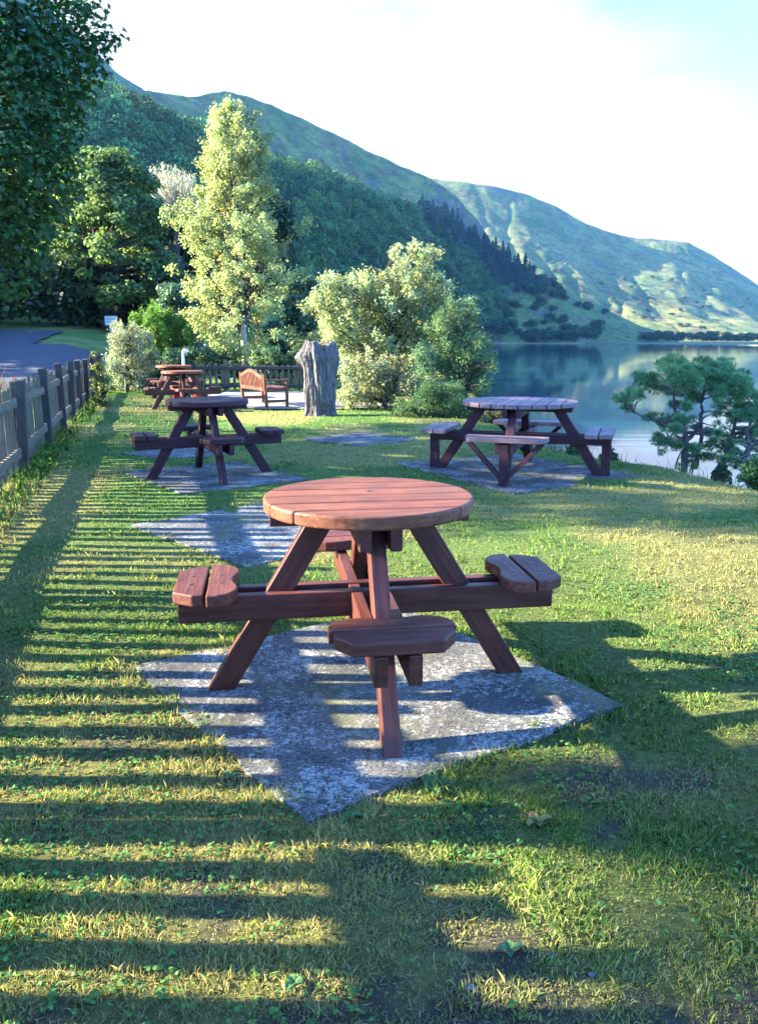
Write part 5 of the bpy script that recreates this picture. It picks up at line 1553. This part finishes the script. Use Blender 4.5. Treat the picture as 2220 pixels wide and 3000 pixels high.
def lawn():
    g = np.random.default_rng(31)
    G = [np.array((0.078, 0.168, 0.034)), np.array((0.150, 0.205, 0.044)), np.array((0.34, 0.29, 0.115)), np.array((0.24, 0.29, 0.060))]
    Ps, Cs = [], []
    for (n, y0, y1, L0, L1, w, lean) in ((330000, 0.9, 2.3, .007, .020, .0016, 1.05), (65000, 0.9, 2.3, .014, .034, .0020, .75), (190000, 2.3, 4.2, .010, .028, .0026, .9), (110000, 4.2, 7.5, .012, .032, .0042, .85), (90000, 7.5, 12, .014, .036, .007, .8), (80000, 12, 24, .018, .045, .012, .75)):
        x, y = lawn_points(n, y0, y1, g)
        d = dry_f(x, y); b = bare_f(x, y)
        keep = g.random(len(x)) > b * 0.5
        # tussocky clumping
        cl = fbm(x * 9, y * 9, 41, 3)
        keep &= g.random(len(x)) < 0.45 + 1.3 * sstep(0.32, 0.62, cl)
        x, y, d, cl = x[keep], y[keep], d[keep], cl[keep]
        n_ = len(x)
        L = (L0 + (L1 - L0) * g.random(n_)) * (0.7 + 0.8 * sstep(.4, .75, cl))
        # longer grass against the slabs, the fence and on the bank edge
        for pts, _ in SLABS[:1]:
            L = np.where(in_poly(x, y, pts, 0.10), L * 1.5, L)
        L = np.where(np.abs(x - fence_x(y)) < .30, L * 2.2, L)
        L = np.where((x > edge_x(y) - .1) & (y > 7), L * 1.5, L)
        base = np.stack([x, y, gz(x, y) - 0.003], -1)
        Ps.append(blades(base, L, w * (0.7 + .6 * g.random(n_)), lean))
        r = g.random(n_)
        c = np.where((r < d * 0.72 + .08)[:, None], G[2], np.where((r > 0.82 - .25 * d)[:, None], G[3], np.where((g.random(n_) < .55)[:, None], G[0], G[1])))
        tone = (0.70 + .6 * fbm(x * 1.3, y * 1.3, 45, 3))[:, None]
        Cs.append(c * tone * (0.65 + .7 * g.random((n_, 1))))
    o = link('lawn_grass', polys('lawn_grass', np.concatenate(Ps), np.concatenate(Cs)), M_GRASS)
    tag(o, 'short patchy lawn grass, green and straw coloured', 'grass', None, 'stuff')
    # straw lying flat
    x, y = lawn_points(34000, 0.95, 5.5, g)
    k = g.random(len(x)) < .18 + dry_f(x, y) * .8; x, y = x[k], y[k]; n_ = len(x)
    base = np.stack([x, y, gz(x, y) + .006 + .012 * g.random(n_)], -1)
    a = g.random(n_) * 6.283; L = g.uniform(.004, .015, n_)
    d = np.stack([np.cos(a), np.sin(a), g.normal(size=n_) * .25], -1) * L[:, None]; s = np.stack([-np.sin(a), np.cos(a), 0 * a], -1) * .0009
    P = np.stack([base - d - s, base - d + s, base + d + s, base + d - s], 1)
    o = link('dead_grass', polys('dead_grass', P, np.array((.22, .185, .085)) * (.5 + .8 * g.random((n_, 1)))), M_GRASS)
    tag(o, 'dry straw lying in the lawn', 'dead grass', None, 'stuff')
    # clover and small broad-leaved weeds
    x, y = lawn_points(42000, 0.92, 4.6, g)
    cf = fbm(x * 2.6, y * 2.6, 61, 4)
    k = g.random(len(x)) < sstep(.48, .66, cf) * .55 + .03; x, y = x[k], y[k]; n_ = len(x)
    h = g.uniform(.006, .022, n_)
    P, C = [], []
    a0 = g.random(n_) * 6.283; sz = g.uniform(.003, .0068, n_)
    hexa = np.stack([np.cos(np.arange(7) * 2 * np.pi / 7), np.sin(np.arange(7) * 2 * np.pi / 7)], -1)
    for q in range(3):
        a = a0 + q * 2.094
        cen = np.stack([x + np.cos(a) * sz * .95, y + np.sin(a) * sz * .95, gz(x, y) + h], -1)
        nr = unit(np.stack([np.cos(a) * .35, np.sin(a) * .35, np.ones(n_)], -1) + g.normal(size=(n_, 3)) * .2)
        t = unit(np.cross(nr, np.array((0.2, 1, 0))[None])); b = np.cross(nr, t)
        P.append(cen[:, None] + (sz * .92)[:, None, None] * (hexa[None, :, 0, None] * t[:, None] + hexa[None, :, 1, None] * b[:, None])); C.append(np.array((.075, .165, .036)) * (.6 + .75 * g.random((n_, 1))))
    o = link('clover', polys('clover', np.concatenate(P), np.concatenate(C)), M_GRASS)
    tag(o, 'small clover and weed leaves scattered through the lawn', 'clover', None, 'stuff')
    # tall dry stalks along the lake edge
    n_ = 900
    y = 6.5 + 9 * g.random(n_); x = edge_x(y) + g.uniform(-.05, .5, n_)
    P = blades(np.stack([x, y, gz(x, y)], -1), g.uniform(.08, .30, n_), .006, .25)
    o = link('bank_grass', polys('bank_grass', P, np.array((.15, .15, .07)) * (.5 + .8 * g.random((n_, 1)))), M_GRASS)
    tag(o, 'tall thin grass along the lake bank edge', 'grass', None, 'stuff')
    n_ = 2600
    y = 5.5 + 15 * g.random(n_); x = fence_x(y) + g.uniform(-.25, .28, n_)
    k = g.random(n_) < .25 + .75 * (vn(y * 1.1, y * 0, 7) > .45); x, y = x[k], y[k]; n_ = len(x)
    P = blades(np.stack([x, y, gz(x, y)], -1), g.uniform(.06, .24, n_), .008, .35)
    o = link('fence_grass', polys('fence_grass', P, np.array((.06, .14, .025)) * (.5 + .9 * g.random((n_, 1)))), M_GRASS)
    tag(o, 'long uncut grass along the foot of the wooden fence', 'grass', None, 'stuff')
lawn()

# individual weeds
def weed(x, y, n, L, w, color, label, name='broadleaf_weed', up=.35):
    g = np.random.default_rng(int(abs(x * 1000 + y * 77)))
    root = empty(name, (x, y, float(gz(x, y)))); tag(root, label, 'weed')
    for k in range(n):
        a = k * 2 * math.pi / n + g.normal() * .25; l = L * g.uniform(.5, .95)
        m = 9; t = np.linspace(0, 1, m)
        rad = l * t * .92; z = .004 + l * (up * np.sin(t * 2.2)); ww = .7 * w * np.sin(np.clip(t * .97 + .03, 0, 1) * math.pi) ** .7 * .5 + .0015
        d = np.array((math.cos(a), math.sin(a))); s = np.array((-math.sin(a), math.cos(a)))
        mid = np.stack([d[0] * rad, d[1] * rad, z - .15 * ww], -1)
        lf = np.stack([d[0] * rad + s[0] * ww, d[1] * rad + s[1] * ww, z + .35 * ww], -1); rt = np.stack([d[0] * rad - s[0] * ww, d[1] * rad - s[1] * ww, z + .35 * ww], -1)
        V = np.stack([lf, mid, rt], 1).reshape(-1, 3)
        link('leaf', np_mesh('leaf', V, grid_faces(m, 3), np.tile(np.asarray(color) * g.uniform(.75, 1.25), (len(V), 1)), True), M_LEAF, root)
def gpt(xd, yd):
    d = ray(xd, yd); t = CAM_H / -d.z
    return d.x * t, d.y * t
for xd, yd, n, L, w, c, lab in ((945, 1725, 5, .075, .042, (.05, .14, .04), 'broad-leaved dock growing at the front right edge of the near slab'),
                                (762, 1785, 3, .045, .034, (.05, .15, .04), 'small dock plant at the front corner of the near slab'),
                                (1168, 1800, 5, .06, .03, (.17, .16, .04), 'yellowing dock plant with a reddish leaf in the dry grass'),
                                (640, 2145, 3, .038, .026, (.06, .16, .05), 'three-leaved plantain low in the front lawn'),
                                (282, 1918, 2, .03, .028, (.10, .20, .05), 'single round leaf weed in the striped lawn'),
                                (505, 1700, 5, .06, .024, (.05, .12, .035), 'leafy nettle-like weed at the left edge of the near slab'),
                                (1110, 2075, 4, .04, .022, (.05, .13, .04), 'small rosette weed in the lower right lawn')):
    weed(*gpt(xd, yd), n, L, w, c, lab)
weed(*gpt(1150, 1785), 2, .04, .016, (.09, .03, .02), 'small dark red dock leaves beside the yellowing dock', 'red_dock')

def pebble(xd, yd, r, lab):
    x, y = gpt(xd, yd); bm = bmesh.new()
    bmesh.ops.create_icosphere(bm, subdivisions=3, radius=r)
    for v in bm.verts:
        k = 0.8 + .4 * float(fbm(v.co.x / r * 1.2 + xd, v.co.y / r * 1.2 + v.co.z / r, 3, 3)); v.co *= k; v.co.z *= .5; v.co.x *= 1.25
    me = bpy.data.meshes.new('pebble'); bm.to_mesh(me); bm.free()
    me.polygons.foreach_set('use_smooth', np.ones(len(me.polygons), bool))
    o = link('pebble', me, M_STONE); o.location = (x, y, float(gz(x, y)) + r * .35); tag(o, lab, 'stone', 'stones lying in the front lawn')
pebble(1028, 2150, .009, 'grey-blue stone in the bare soil at the bottom, largest of three')
pebble(1200, 2082, .007, 'small pale stone between weeds, lower right lawn')
pebble(1290, 2125, .007, 'small bluish stone in green weeds, rightmost of the stones')

# ------------------------------------------------------------------ haze
def haze():
    bm = bmesh.new(); box_bm(bm, (-1500, -300, -12), (2600, 2900, 560))
    me = finish(bm, 'haze', 0)
    m = bpy.data.materials.new('haze_air'); m.use_nodes = True
    N, L = m.node_tree.nodes, m.node_tree.links; N.clear()
    o_ = N.new('ShaderNodeOutputMaterial'); v = N.new('ShaderNodeVolumePrincipled')
    v.inputs['Color'].default_value = (0.22, 0.54, 1.0, 1); v.inputs['Density'].default_value = 0.00006
    v.inputs['Anisotropy'].default_value = 0.1
    L.new(v.outputs[0], o_.inputs['Volume'])
    tag(link('haze', me, m), kind='stuff')
haze()
